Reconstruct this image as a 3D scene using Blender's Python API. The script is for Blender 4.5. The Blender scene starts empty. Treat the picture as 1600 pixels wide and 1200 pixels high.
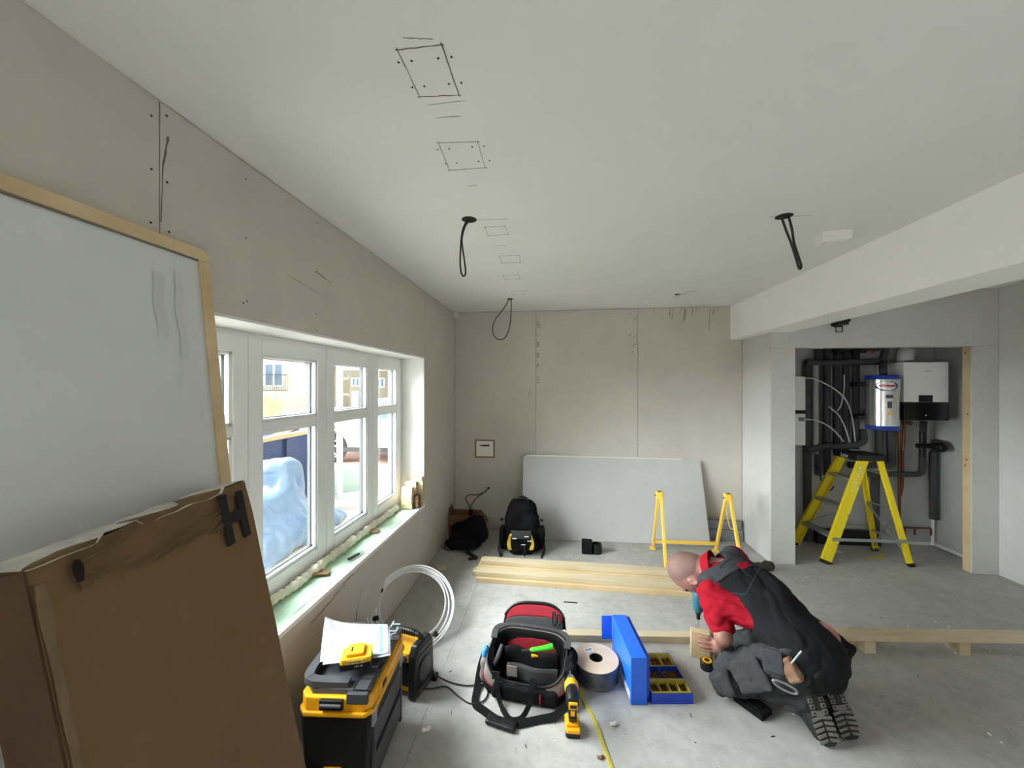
import bpy, bmesh, math, random
import numpy as np
from mathutils import Vector, Matrix, noise, Euler

scene = bpy.context.scene
COL = scene.collection
R = math.radians

# ---------------------------------------------------------------- camera
cam_d = bpy.data.cameras.new('camera')
cam_d.sensor_width = 36.0
cam_d.lens = 13.5
cam_d.clip_start = 0.02
cam_d.shift_y = 3.0 / 1600.0
cam = bpy.data.objects.new('camera', cam_d)
cam.location = (0, 0, 1.58)
cam.rotation_euler = (R(90), 0, R(6.65))
COL.objects.link(cam)
scene.camera = cam

# ---------------------------------------------------------------- sky, sun, exposure
world = bpy.data.worlds.new('overcast_sky')
scene.world = world
world.use_nodes = True
bgn = world.node_tree.nodes['Background']
bgn.inputs['Color'].default_value = (0.87, 0.94, 1.0, 1)
bgn.inputs['Strength'].default_value = 1.45

sun_d = bpy.data.lights.new('soft_sun', 'SUN')
sun_d.energy = 40.0
sun_d.angle = R(80)
sun_d.color = (0.95, 0.985, 1.0)
sun = bpy.data.objects.new('soft_sun', sun_d)
COL.objects.link(sun)
sdir = Vector((0.95, 0.14, -0.38)).normalized()
sun.rotation_euler = sdir.to_track_quat('-Z', 'Y').to_euler()
sun.location = (-12, 3, 8)

vs = scene.view_settings
scene.display_settings.display_device = 'sRGB'
vs.view_transform = 'Standard'
vs.look = 'None'
vs.exposure = 0.85
vs.gamma = 1.0
vs.use_curve_mapping = False
scene.cycles.max_bounces = 10
scene.cycles.diffuse_bounces = 7
scene.cycles.transparent_max_bounces = 12
scene.cycles.sample_clamp_indirect = 6.0
scene.cycles.caustics_reflective = False
scene.cycles.caustics_refractive = False


def portal(name, loc, rot, sx, sy):
    d = bpy.data.lights.new(name, 'AREA')
    d.shape = 'RECTANGLE'
    d.size = sx
    d.size_y = sy
    d.cycles.is_portal = True
    o = bpy.data.objects.new(name, d)
    o.location = loc
    o.rotation_euler = rot
    COL.objects.link(o)


portal('window_daylight', (-1.47, 2.085, 1.18), (0, R(-90), 0), 1.3, 2.24)
portal('added_opening_portal', (-1.47, -2.45, 1.05), (0, R(-90), 0), 2.1, 1.3)  # portal for the unseen opening added behind the camera


# ---------------------------------------------------------------- helpers
def lin(c):
    out = []
    for v in c[:3]:
        v = v / 255.0
        out.append(v / 12.92 if v <= 0.04045 else ((v + 0.055) / 1.055) ** 2.4)
    return tuple(out) + (1.0,)


def mat(name, col, rough=0.6, metal=0.0, var=0.0, vscale=8.0, bump=0.0, bscale=60.0, spec=0.4, col2=None, stretch=None, trans=0.0, coat=0.0):
    m = bpy.data.materials.new(name)
    m.use_nodes = True
    nt = m.node_tree
    b = nt.nodes['Principled BSDF']
    b.inputs['Roughness'].default_value = rough
    b.inputs['Metallic'].default_value = metal
    b.inputs['Specular IOR Level'].default_value = spec
    b.inputs['Coat Weight'].default_value = coat
    c = lin(col)
    b.inputs['Base Color'].default_value = c
    if trans:
        b.inputs['Transmission Weight'].default_value = trans
    if var or bump:
        tc = nt.nodes.new('ShaderNodeTexCoord')
        mp = nt.nodes.new('ShaderNodeMapping')
        if stretch:
            mp.inputs['Scale'].default_value = stretch
        nt.links.new(tc.outputs['Object'], mp.inputs['Vector'])
    if var:
        n = nt.nodes.new('ShaderNodeTexNoise')
        n.inputs['Scale'].default_value = vscale
        n.inputs['Detail'].default_value = 6
        n.inputs['Roughness'].default_value = 0.65
        nt.links.new(mp.outputs['Vector'], n.inputs['Vector'])
        r = nt.nodes.new('ShaderNodeValToRGB')
        r.color_ramp.elements[0].position = 0.3
        r.color_ramp.elements[1].position = 0.7
        c2 = lin(col2) if col2 else tuple(x * (1 - var) for x in c[:3]) + (1,)
        r.color_ramp.elements[0].color = c2
        r.color_ramp.elements[1].color = c if col2 else tuple(min(1, x * (1 + var * .6)) for x in c[:3]) + (1,)
        nt.links.new(n.outputs['Fac'], r.inputs['Fac'])
        nt.links.new(r.outputs['Color'], b.inputs['Base Color'])
    if bump:
        n2 = nt.nodes.new('ShaderNodeTexNoise')
        n2.inputs['Scale'].default_value = bscale
        n2.inputs['Detail'].default_value = 4
        nt.links.new(mp.outputs['Vector'], n2.inputs['Vector'])
        bp = nt.nodes.new('ShaderNodeBump')
        bp.inputs['Strength'].default_value = bump
        bp.inputs['Distance'].default_value = 0.004
        nt.links.new(n2.outputs['Fac'], bp.inputs['Height'])
        nt.links.new(bp.outputs['Normal'], b.inputs['Normal'])
    return m


def obj(name, me, m=None, parent=None, loc=None):
    o = bpy.data.objects.new(name, me)
    if m is not None:
        for mm in (m if isinstance(m, (list, tuple)) else [m]):
            me.materials.append(mm)
    COL.objects.link(o)
    if parent is not None:
        o.parent = parent
    if loc is not None:
        o.location = loc
    return o


def tag(o, label, cat, group=None, kind=None):
    o['label'] = label
    o['category'] = cat
    if group:
        o['group'] = group
    if kind:
        o['kind'] = kind
    return o


def thing(name, label, cat, loc=(0, 0, 0), rz=0.0, group=None):
    o = bpy.data.objects.new(name, None)
    o.empty_display_size = 0.05
    COL.objects.link(o)
    o.location = loc
    o.rotation_euler = (0, 0, rz)
    return tag(o, label, cat, group)


class MB:
    def __init__(s):
        s.v = []
        s.f = []

    def add(s, vs, fs):
        k = len(s.v)
        s.v += [Vector(v) for v in vs]
        s.f += [tuple(i + k for i in f) for f in fs]
        return s

    def box(s, x0, x1, y0, y1, z0, z1, M=None):
        v = [Vector(p) for p in ((x0, y0, z0), (x1, y0, z0), (x1, y1, z0), (x0, y1, z0), (x0, y0, z1), (x1, y0, z1), (x1, y1, z1), (x0, y1, z1))]
        if M is not None:
            v = [M @ p for p in v]
        return s.add(v, [(0, 3, 2, 1), (4, 5, 6, 7), (0, 1, 5, 4), (1, 2, 6, 5), (2, 3, 7, 6), (3, 0, 4, 7)])

    def cbox(s, c, d, M=None):
        return s.box(c[0] - d[0] / 2, c[0] + d[0] / 2, c[1] - d[1] / 2, c[1] + d[1] / 2, c[2] - d[2] / 2, c[2] + d[2] / 2, M)

    def bar(s, a, b, w, h, up=(0, 0, 1), w2=None, h2=None):
        a, b = Vector(a), Vector(b)
        t = (b - a).normalized()
        up = Vector(up)
        sd = t.cross(up)
        if sd.length < 1e-4:
            sd = t.cross(Vector((1, 0, 0)))
        sd.normalize()
        u = sd.cross(t)
        w2 = w if w2 is None else w2
        h2 = h if h2 is None else h2
        v = []
        for p, ww, hh in ((a, w, h), (b, w2, h2)):
            for sx, sy in ((-1, -1), (1, -1), (1, 1), (-1, 1)):
                v.append(p + sd * (sx * ww / 2) + u * (sy * hh / 2))
        return s.add(v, [(3, 2, 1, 0), (4, 5, 6, 7), (0, 1, 5, 4), (1, 2, 6, 5), (2, 3, 7, 6), (3, 0, 4, 7)])

    def tube(s, pts, r, n=8, closed=False, caps=True):
        pts = [Vector(p) for p in pts]
        m = len(pts)
        rr = r if isinstance(r, (list, tuple)) else [r] * m
        prev = None
        vs, fs = [], []
        for i, p in enumerate(pts):
            if closed:
                t = pts[(i + 1) % m] - pts[i - 1]
            else:
                t = pts[min(i + 1, m - 1)] - pts[max(i - 1, 0)]
            if t.length < 1e-9:
                t = Vector((0, 0, 1))
            t.normalize()
            if prev is None:
                a = Vector((0, 0, 1)) if abs(t.z) < .9 else Vector((1, 0, 0))
                nrm = (a - t * a.dot(t)).normalized()
            else:
                nrm = prev - t * prev.dot(t)
                nrm = nrm.normalized() if nrm.length > 1e-6 else t.orthogonal().normalized()
            prev = nrm
            bn = t.cross(nrm)
            for k in range(n):
                an = 2 * math.pi * k / n
                vs.append(p + (nrm * math.cos(an) + bn * math.sin(an)) * rr[i])
        seg = m if closed else m - 1
        for i in range(seg):
            j = (i + 1) % m
            for k in range(n):
                k2 = (k + 1) % n
                fs.append((i * n + k, i * n + k2, j * n + k2, j * n + k))
        if caps and not closed:
            fs.append(tuple(range(n - 1, -1, -1)))
            fs.append(tuple((m - 1) * n + k for k in range(n)))
        return s.add(vs, fs)

    def ribbon(s, pts, w, t=0.003, up=(0, 0, 1)):
        """flat strap along pts; width perpendicular to path, normal near `up` (vector or list)"""
        pts = [Vector(p) for p in pts]
        m = len(pts)
        vs, fs = [], []
        for i, p in enumerate(pts):
            tg = (pts[min(i + 1, m - 1)] - pts[max(i - 1, 0)]).normalized()
            u = Vector(up[i] if isinstance(up, list) else up)
            sd = tg.cross(u)
            if sd.length < 1e-5:
                sd = tg.orthogonal()
            sd.normalize()
            u = sd.cross(tg).normalized()
            ww = w[i] if isinstance(w, (list, tuple)) else w
            vs += [p - sd * ww / 2 - u * t / 2, p + sd * ww / 2 - u * t / 2, p + sd * ww / 2 + u * t / 2, p - sd * ww / 2 + u * t / 2]
        for i in range(m - 1):
            a, b = i * 4, i * 4 + 4
            for k in range(4):
                k2 = (k + 1) % 4
                fs.append((a + k, a + k2, b + k2, b + k))
        fs.append((3, 2, 1, 0))
        e = (m - 1) * 4
        fs.append((e, e + 1, e + 2, e + 3))
        return s.add(vs, fs)

    def lathe(s, prof, n=24, M=None, sx=1.0, sy=1.0, caps=True):
        vs, fs = [], []
        for r, z in prof:
            for k in range(n):
                an = 2 * math.pi * k / n
                p = Vector((r * math.cos(an) * sx, r * math.sin(an) * sy, z))
                vs.append(M @ p if M is not None else p)
        for i in range(len(prof) - 1):
            for k in range(n):
                k2 = (k + 1) % n
                fs.append((i * n + k, i * n + k2, (i + 1) * n + k2, (i + 1) * n + k))
        if caps:
            fs.append(tuple(range(n - 1, -1, -1)))
            e = (len(prof) - 1) * n
            fs.append(tuple(e + k for k in range(n)))
        return s.add(vs, fs)

    def cyl(s, a, b, r, n=16, r2=None):
        return s.tube([a, b], [r, r if r2 is None else r2], n)

    def prism(s, poly, h0, h1, M=None):
        """poly in local XY, extruded along Z from h0 to h1"""
        n = len(poly)
        vs = [Vector((p[0], p[1], h0)) for p in poly] + [Vector((p[0], p[1], h1)) for p in poly]
        if M is not None:
            vs = [M @ v for v in vs]
        fs = [tuple(range(n - 1, -1, -1)), tuple(range(n, 2 * n))]
        for i in range(n):
            j = (i + 1) % n
            fs.append((i, j, n + j, n + i))
        return s.add(vs, fs)

    def sheet(s, fn, nu, nv, t=0.0):
        """surface fn(u,v)->point, optional thickness along the average normal"""
        g = [[Vector(fn(i / nu, j / nv)) for j in range(nv + 1)] for i in range(nu + 1)]
        vs = [p for row in g for p in row]
        fs = []
        W = nv + 1
        for i in range(nu):
            for j in range(nv):
                fs.append((i * W + j, (i + 1) * W + j, (i + 1) * W + j + 1, i * W + j + 1))
        if t:
            N = len(vs)
            nr = []
            for i in range(nu + 1):
                for j in range(nv + 1):
                    du = g[min(i + 1, nu)][j] - g[max(i - 1, 0)][j]
                    dv = g[i][min(j + 1, nv)] - g[i][max(j - 1, 0)]
                    q = du.cross(dv)
                    nr.append(q.normalized() if q.length > 1e-12 else Vector((0, 0, 1)))
            vs2 = [p - q * t for p, q in zip(vs, nr)]
            fs2 = [tuple(k + N for k in reversed(f)) for f in fs]
            rim = [i * W for i in range(nu + 1)] + [nu * W + j for j in range(1, nv + 1)] + [i * W + nv for i in range(nu - 1, -1, -1)] + [j for j in range(nv - 1, 0, -1)]
            fs3 = []
            for a in range(len(rim)):
                b = (a + 1) % len(rim)
                fs3.append((rim[b], rim[a], rim[a] + N, rim[b] + N))
            vs = vs + vs2
            fs = fs + fs2 + fs3
        return s.add(vs, fs)

    def mesh(s, name, smooth=False, bevel=0.0, segs=2, fix=True, ang=35):
        bm = bmesh.new()
        bv = [bm.verts.new(v) for v in s.v]
        for f in s.f:
            try:
                bm.faces.new([bv[i] for i in f])
            except ValueError:
                pass
        if fix:
            bmesh.ops.recalc_face_normals(bm, faces=bm.faces[:])
        if bevel:
            es = [e for e in bm.edges if len(e.link_faces) == 2 and e.calc_face_angle(0) > R(ang)]
            bmesh.ops.bevel(bm, geom=es, offset=bevel, segments=segs, profile=0.6, affect='EDGES', clamp_overlap=True)
        me = bpy.data.meshes.new(name)
        bm.to_mesh(me)
        bm.free()
        if smooth:
            for p in me.polygons:
                p.use_smooth = True
            if smooth != 'all':
                try:
                    me.set_sharp_from_angle(angle=R(40))
                except Exception:
                    pass
        return me

    def build(s, name, m, parent=None, smooth=False, bevel=0.0, segs=2, loc=None, **kw):
        return obj(name, s.mesh(name, smooth, bevel, segs, **kw), m, parent, loc)


def frame(o, x, y, z=None):
    """4x4 from origin and x,y axes"""
    x = Vector(x).normalized()
    y = Vector(y)
    y = (y - x * x.dot(y)).normalized()
    z = x.cross(y)
    M = Matrix.Identity(4)
    for i in range(3):
        M[i][0], M[i][1], M[i][2], M[i][3] = x[i], y[i], z[i], o[i]
    return M


def smoothpath(pts, k=6, closed=False):
    """Catmull-Rom through pts"""
    P = [Vector(p) for p in pts]
    n = len(P)
    out = []
    for i in range(n if closed else n - 1):
        p0 = P[(i - 1) % n] if (closed or i > 0) else P[0]
        p1 = P[i]
        p2 = P[(i + 1) % n]
        p3 = P[(i + 2) % n] if (closed or i + 2 < n) else P[-1]
        for j in range(k):
            t = j / k
            out.append(0.5 * ((2 * p1) + (p2 - p0) * t + (2 * p0 - 5 * p1 + 4 * p2 - p3) * t * t + (3 * p1 - p0 - 3 * p2 + p3) * t ** 3))
    if not closed:
        out.append(P[-1])
    return out


def text_part(name, body, size, M, m, parent=None, depth=0.0006, sx=1.0, align='CENTER', bold=0.0):
    cu = bpy.data.curves.new(name, 'FONT')
    cu.body = body
    cu.size = size
    cu.align_x = align
    cu.align_y = 'CENTER'
    cu.extrude = depth
    cu.offset = bold
    cu.resolution_u = 2
    tmp = bpy.data.objects.new('tmp', cu)
    me = bpy.data.meshes.new_from_object(tmp)
    bpy.data.objects.remove(tmp)
    bpy.data.curves.remove(cu)
    me.transform(M @ Matrix.Diagonal((sx, 1, 1, 1)))
    me.materials.clear()
    return obj(name, me, m, parent)


# ---- implicit surfaces (smooth union of capsules and ellipsoids) -> mesh
class SDF:
    def __init__(s, lo, hi, vox):
        s.lo = np.array(lo, float)
        s.vox = vox
        s.n = np.ceil((np.array(hi) - s.lo) / vox).astype(int) + 1
        s.F = np.full(s.n, 0.25, np.float32)

    def sub(s, lo, hi):
        a = np.clip(np.floor((np.array(lo) - s.lo) / s.vox).astype(int), 0, s.n)
        b = np.clip(np.ceil((np.array(hi) - s.lo) / s.vox).astype(int) + 1, 0, s.n)
        sl = tuple(slice(int(a[i]), int(b[i])) for i in range(3))
        ax = [s.lo[i] + s.vox * np.arange(a[i], b[i]) for i in range(3)]
        X, Y, Z = np.meshgrid(*ax, indexing='ij')
        return sl, X, Y, Z

    def mix(s, sl, d, k, op='add'):
        f = s.F[sl]
        d = d.astype(np.float32)
        if op == 'add':
            if k > 0:
                h = np.clip(0.5 + 0.5 * (f - d) / k, 0, 1)
                s.F[sl] = f * (1 - h) + d * h - k * h * (1 - h)
            else:
                s.F[sl] = np.minimum(f, d)
        elif op == 'cut':
            if k > 0:
                h = np.clip(0.5 - 0.5 * (f + d) / k, 0, 1)
                s.F[sl] = f * (1 - h) - d * h + k * h * (1 - h)
            else:
                s.F[sl] = np.maximum(f, -d)

    def cap(s, a, b, ra, rb=None, k=0.03, op='add'):
        rb = ra if rb is None else rb
        a, b = np.array(a, float), np.array(b, float)
        m = max(ra, rb) + 0.06 + k
        sl, X, Y, Z = s.sub(np.minimum(a, b) - m, np.maximum(a, b) + m)
        d = b - a
        L = float(d @ d) + 1e-12
        t = np.clip(((X - a[0]) * d[0] + (Y - a[1]) * d[1] + (Z - a[2]) * d[2]) / L, 0, 1)
        dist = np.sqrt((X - a[0] - t * d[0]) ** 2 + (Y - a[1] - t * d[1]) ** 2 + (Z - a[2] - t * d[2]) ** 2) - (ra + (rb - ra) * t)
        s.mix(sl, dist, k, op)
        return s

    def ell(s, c, r, axes=None, k=0.03, op='add'):
        c = np.array(c, float)
        r = np.array(r, float)
        m = r.max() + 0.06 + k
        sl, X, Y, Z = s.sub(c - m, c + m)
        A = np.eye(3) if axes is None else np.array([list(Vector(v).normalized()) for v in axes])
        P = np.stack([X - c[0], Y - c[1], Z - c[2]], -1) @ A.T
        q = np.sqrt(((P / r) ** 2).sum(-1))
        q2 = np.sqrt(((P / (r * r)) ** 2).sum(-1)) + 1e-9
        s.mix(sl, q * (q - 1) / q2, k, op)
        return s

    def rbox(s, c, half, rr, axes=None, k=0.0, op='add'):
        c = np.array(c, float)
        h = np.array(half, float)
        m = np.linalg.norm(h) + rr + 0.06 + k
        sl, X, Y, Z = s.sub(c - m, c + m)
        A = np.eye(3) if axes is None else np.array([list(Vector(v).normalized()) for v in axes])
        P = np.abs(np.stack([X - c[0], Y - c[1], Z - c[2]], -1) @ A.T) - (h - rr)
        d = np.sqrt((np.maximum(P, 0) ** 2).sum(-1)) + np.minimum(P.max(-1), 0) - rr
        s.mix(sl, d, k, op)
        return s

    def grid(s):
        ax = [s.lo[i] + s.vox * np.arange(s.n[i]) for i in range(3)]
        return np.meshgrid(*ax, indexing='ij')

    def mesh(s, name, disp=None, smooth_it=1):
        import openvdb
        g = openvdb.FloatGrid(0.25)
        F = np.clip(s.F, -0.25, 0.25).astype(np.float32)
        g.copyFromArray(F)
        pts, quads = g.convertToQuads(0.0)
        pts = np.asarray(pts, float) * s.vox + s.lo
        quads = np.asarray(quads)[:, ::-1]
        if disp is not None:
            pts = disp(pts, quads)
        me = bpy.data.meshes.new(name)
        me.from_pydata([tuple(p) for p in pts], [], [tuple(int(i) for i in q) for q in quads])
        me.validate()
        for _ in range(smooth_it):
            bm = bmesh.new()
            bm.from_mesh(me)
            bmesh.ops.smooth_vert(bm, verts=bm.verts[:], factor=0.5, use_axis_x=True, use_axis_y=True, use_axis_z=True)
            bm.to_mesh(me)
            bm.free()
        for p in me.polygons:
            p.use_smooth = True
        return me


def vnormals(pts, quads):
    n = np.zeros_like(pts)
    a, b, c, d = (pts[quads[:, i]] for i in range(4))
    fn = np.cross(c - a, d - b)
    for i in range(4):
        np.add.at(n, quads[:, i], fn)
    return n / (np.linalg.norm(n, axis=1, keepdims=True) + 1e-12)


def folds(amp, scale, stretch=(1, 1, 1), seed=0.0, ridged=True):
    def f(pts, quads):
        n = vnormals(pts, quads)
        out = pts.copy()
        for i, p in enumerate(pts):
            q = Vector((p[0] * stretch[0], p[1] * stretch[1], p[2] * stretch[2])) * scale + Vector((seed, seed * 1.7, seed * .3))
            h = noise.noise(q)
            h2 = noise.noise(q * 2.1 + Vector((5, 3, 1)))
            if ridged:
                v = (1 - abs(h) * 2.2) * .7 + (1 - abs(h2) * 2.2) * .3 - .5
            else:
                v = h + .5 * h2
            out[i] += n[i] * amp * v
        return out
    return f

# ---------------------------------------------------------------- materials
m_board = mat('ivory plasterboard paper', (196, 190, 180), .85, var=.07, vscale=3, bump=.05, bscale=220, spec=.15)
m_board_s = mat('loose grey plasterboard', (186, 186, 186), .85, var=.05, vscale=4, bump=.05, bscale=220, spec=.15)
m_board_g = mat('grey plasterboard paper', (198, 197, 194), .85, var=.05, vscale=4, bump=.05, bscale=220, spec=.15)
m_skim = mat('white skimmed ceiling', (228, 228, 225), .8, var=.03, vscale=2, bump=.04, bscale=150, spec=.2)
m_white = mat('white paint', (228, 227, 222), .6, var=.03, vscale=6, spec=.3)
m_block = mat('wall core', (150, 146, 140), .9, var=.1, vscale=10)
m_joint = mat('board core edge', (120, 112, 100), .9)
m_pencil = mat('pencil', (96, 90, 84), .8)
m_brown = mat('brown scuff', (112, 98, 82), .9)
m_screw = mat('black drywall screw', (45, 42, 40), .5, metal=.3)
m_upvc = mat('white upvc', (232, 233, 233), .35, spec=.45, var=.015, vscale=4)
m_seal = mat('grey rubber seal', (70, 72, 76), .5)
m_spacer = mat('aluminium spacer', (130, 132, 135), .4, metal=.7)
m_foam = mat('expanding foam', (226, 219, 200), .75, var=.12, vscale=18, bump=.2, bscale=40)
m_dpm = mat('green membrane', (158, 196, 164), .3, var=.25, vscale=9, bump=.5, bscale=25, spec=.6, col2=(196, 220, 200))
m_pine = mat('pale pine', (212, 190, 152), .6, var=.14, vscale=5, stretch=(1, 1, 1), bump=.08, bscale=30, col2=(192, 166, 126))
m_pine_x = mat('sawn whitewood', (206, 192, 164), .65, var=.14, vscale=6, stretch=(.25, 3.5, 3.5), bump=.1, bscale=30, col2=(188, 171, 140))
m_knot = mat('wood knot', (120, 82, 48), .7)
m_black = mat('black plastic', (20, 20, 21), .45, var=.1, vscale=20)
m_blackmat = mat('black fabric', (19, 19, 21), .9, var=.25, vscale=30, bump=.4, bscale=250, spec=.15)
m_grey_pl = mat('dark grey plastic', (66, 68, 72), .45, var=.08, vscale=20)
m_yel = mat('tool yellow', (238, 170, 22), .4, var=.05, vscale=12)
m_steel = mat('steel', (170, 172, 175), .3, metal=.9, var=.1, vscale=14)
m_galv = mat('galvanised steel', (150, 155, 160), .4, metal=.6, var=.12, vscale=20)
m_cable = mat('black cable', (30, 29, 29), .5)
m_paper = mat('white paper', (205, 209, 220), .8)
m_print = mat('grey print', (112, 118, 140), .8)
m_wlet = mat('white print', (225, 225, 222), .6)

m_floor = bpy.data.materials.new('concrete coloured floor board')
m_floor.use_nodes = True
nt = m_floor.node_tree
b = nt.nodes['Principled BSDF']
tc = nt.nodes.new('ShaderNodeTexCoord')


def nz(scale, detail, rough=.6, dist=0.0):
    n = nt.nodes.new('ShaderNodeTexNoise')
    n.inputs['Scale'].default_value = scale
    n.inputs['Detail'].default_value = detail
    n.inputs['Roughness'].default_value = rough
    n.inputs['Distortion'].default_value = dist
    nt.links.new(tc.outputs['Object'], n.inputs['Vector'])
    return n


def ramp(src, stops):
    r = nt.nodes.new('ShaderNodeValToRGB')
    e = r.color_ramp.elements
    while len(e) < len(stops):
        e.new(.5)
    for i, (p, c) in enumerate(stops):
        e[i].position = p
        e[i].color = lin(c)
    nt.links.new(src, r.inputs['Fac'])
    return r


def mixc(a, b_, fac, mode='MIX'):
    x = nt.nodes.new('ShaderNodeMix')
    x.data_type = 'RGBA'
    x.blend_type = mode
    if isinstance(fac, float):
        x.inputs['Factor'].default_value = fac
    else:
        nt.links.new(fac, x.inputs['Factor'])
    nt.links.new(a, x.inputs['A'])
    nt.links.new(b_, x.inputs['B'])
    return x.outputs['Result']


r1 = ramp(nz(1.6, 8, .62, .6).outputs['Fac'], [(.25, (142, 141, 137)), (.5, (166, 165, 161)), (.75, (186, 185, 181))])
r2 = ramp(nz(14, 8, .7).outputs['Fac'], [(.3, (140, 139, 135)), (.7, (196, 195, 192))])
base = mixc(r1.outputs['Color'], r2.outputs['Color'], .38)
r3 = ramp(nz(5, 9, .75, 2.2).outputs['Fac'], [(.56, (255, 255, 255)), (.6, (208, 206, 202)), (.64, (255, 255, 255))])
base = mixc(base, r3.outputs['Color'], .3, 'MULTIPLY')
r4 = ramp(nz(46, 3, .5).outputs['Fac'], [(.0, (0, 0, 0)), (.71, (0, 0, 0)), (.75, (255, 255, 255))])
wn = nt.nodes.new('ShaderNodeRGB')
wn.outputs[0].default_value = lin((224, 222, 216))
base = mixc(base, wn.outputs[0], r4.outputs['Color'])
r5 = ramp(nz(60, 2, .5).outputs['Fac'], [(.0, (0, 0, 0)), (.74, (0, 0, 0)), (.78, (255, 255, 255))])
dn = nt.nodes.new('ShaderNodeRGB')
dn.outputs[0].default_value = lin((86, 82, 76))
base = mixc(base, dn.outputs[0], r5.outputs['Color'])
nt.links.new(base, b.inputs['Base Color'])
b.inputs['Roughness'].default_value = .62
b.inputs['Specular IOR Level'].default_value = .35
bp = nt.nodes.new('ShaderNodeBump')
bp.inputs['Strength'].default_value = .12
bp.inputs['Distance'].default_value = .003
nt.links.new(nz(90, 5).outputs['Fac'], bp.inputs['Height'])
nt.links.new(bp.outputs['Normal'], b.inputs['Normal'])

m_glass = bpy.data.materials.new('window glass')
m_glass.use_nodes = True
nt = m_glass.node_tree
nt.nodes.clear()
out = nt.nodes.new('ShaderNodeOutputMaterial')
tr = nt.nodes.new('ShaderNodeBsdfTransparent')
tr.inputs['Color'].default_value = (.94, .96, .95, 1)
gl = nt.nodes.new('ShaderNodeBsdfGlossy')
gl.inputs['Roughness'].default_value = .02
mx = nt.nodes.new('ShaderNodeMixShader')
lw = nt.nodes.new('ShaderNodeLayerWeight')
lw.inputs['Blend'].default_value = .5
pw = nt.nodes.new('ShaderNodeMath')
pw.operation = 'POWER'
pw.inputs[1].default_value = 5.0
ma = nt.nodes.new('ShaderNodeMath')
ma.operation = 'MULTIPLY_ADD'
ma.inputs[1].default_value = .9
ma.inputs[2].default_value = .03
nt.links.new(lw.outputs['Facing'], pw.inputs[0])
nt.links.new(pw.outputs[0], ma.inputs[0])
nt.links.new(ma.outputs[0], mx.inputs['Fac'])
nt.links.new(tr.outputs[0], mx.inputs[1])
nt.links.new(gl.outputs[0], mx.inputs[2])
nt.links.new(mx.outputs[0], out.inputs['Surface'])


def structure(o):
    o['kind'] = 'structure'
    return o


# ---------------------------------------------------------------- room shell
HC = 2.4
YB = -3.2          # wall behind the camera
XR = 3.67
TB = 0.0125


def sheets(parent, items, m, axis, face, sign, name='plasterboard', thick=TB, gap=.0015, bev=.0015):
    """boards on a plane; items (u0,u1,z0,z1); axis 'x' = plane of constant x"""
    for u0, u1, z0, z1 in items:
        mb = MB()
        u0, u1, z0, z1 = u0 + gap, u1 - gap, z0 + gap * .3, z1 - gap * .3
        a, c = sorted((face, face - sign * thick))
        if axis == 'x':
            mb.box(a, c, u0, u1, z0, z1)
        else:
            mb.box(u0, u1, a, c, z0, z1)
        mb.build(name, m, parent, bevel=bev, segs=1)


WY0, WY1, WZ0, WZ1 = .965, 3.195, .56, 1.815
mb = MB()
mb.box(-1.46, -1.13 - TB, -1.8, WY0, -.2, HC + .1)
mb.box(-1.46, -1.13 - TB, YB - .1, -3.1, -.2, HC + .1)
mb.box(-1.46, -1.13 - TB, -3.1, -1.8, 2.1, HC + .1)  # head of an unseen opening, added to let more daylight into the room
mb.box(-1.46, -1.13 - TB, -3.1, -1.8, -.2, -.02)
mb.box(-1.46, -1.13 - TB, WY1, 4.50, -.2, HC + .1)
mb.box(-1.46, -1.13 - TB, WY0, WY1, WZ1 + .012, HC + .1)
mb.box(-1.46, -1.13 - TB, WY0, WY1, -.2, WZ0 - .03)
wall_left = structure(mb.build('wall_left', m_block))
sheets(wall_left, [(YB, -3.1, 0, HC), (-1.8, -1.42, 0, HC), (-1.42, -.22, 0, HC), (-.22, WY0 + .012, 0, HC), (WY0 + .012, WY1, WZ1 + .012, HC - .003), (WY0 + .012, WY1, 0, WZ0 - .012), (WY1, 4.19, 0, HC - .003)], m_board, 'x', -1.13, 1)
mb = MB()
mb.box(-1.36, -1.131, WY0 - .02, WY1, WZ1, WZ1 + .012)
mb.box(-1.36, -1.131, WY1 - .012, WY1, WZ0 - .01, WZ1)
mb.box(-1.36, -1.131, WY0 - .012, WY0, WZ0 - .01, WZ1)
mb.build('reveal_lining', m_white, wall_left, bevel=.002)
mb = MB()
mb.box(-1.155, -1.124, WY0, WY1, WZ0 - .016, WZ0 + .006)
mb.build('sill_edge', m_white, wall_left, bevel=.002)
mb = MB()
mb.sheet(lambda u, v: (-1.345 + u * .192, WY0 + .002 + v * (WY1 - WY0 - .004), WZ0 + .003 + .007 * noise.noise(Vector((u * 4, v * 22, 1))) + .005 * noise.noise(Vector((u * 9, v * 60, 4)))), 10, 110, .02)
mb.build('sill_membrane', m_dpm, wall_left, smooth='all')

mb = MB()
mb.box(-1.46, 2.02, 4.19 + TB, 4.50, -.2, HC + .1)
wall_far = structure(mb.build('wall_far', m_block))
sheets(wall_far, [(-1.13, -.227, 0, HC - .002), (-.227, .85, 0, HC - .004), (.85, 1.89, 0, HC - .003)], m_board, 'y', 4.19, -1)

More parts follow.
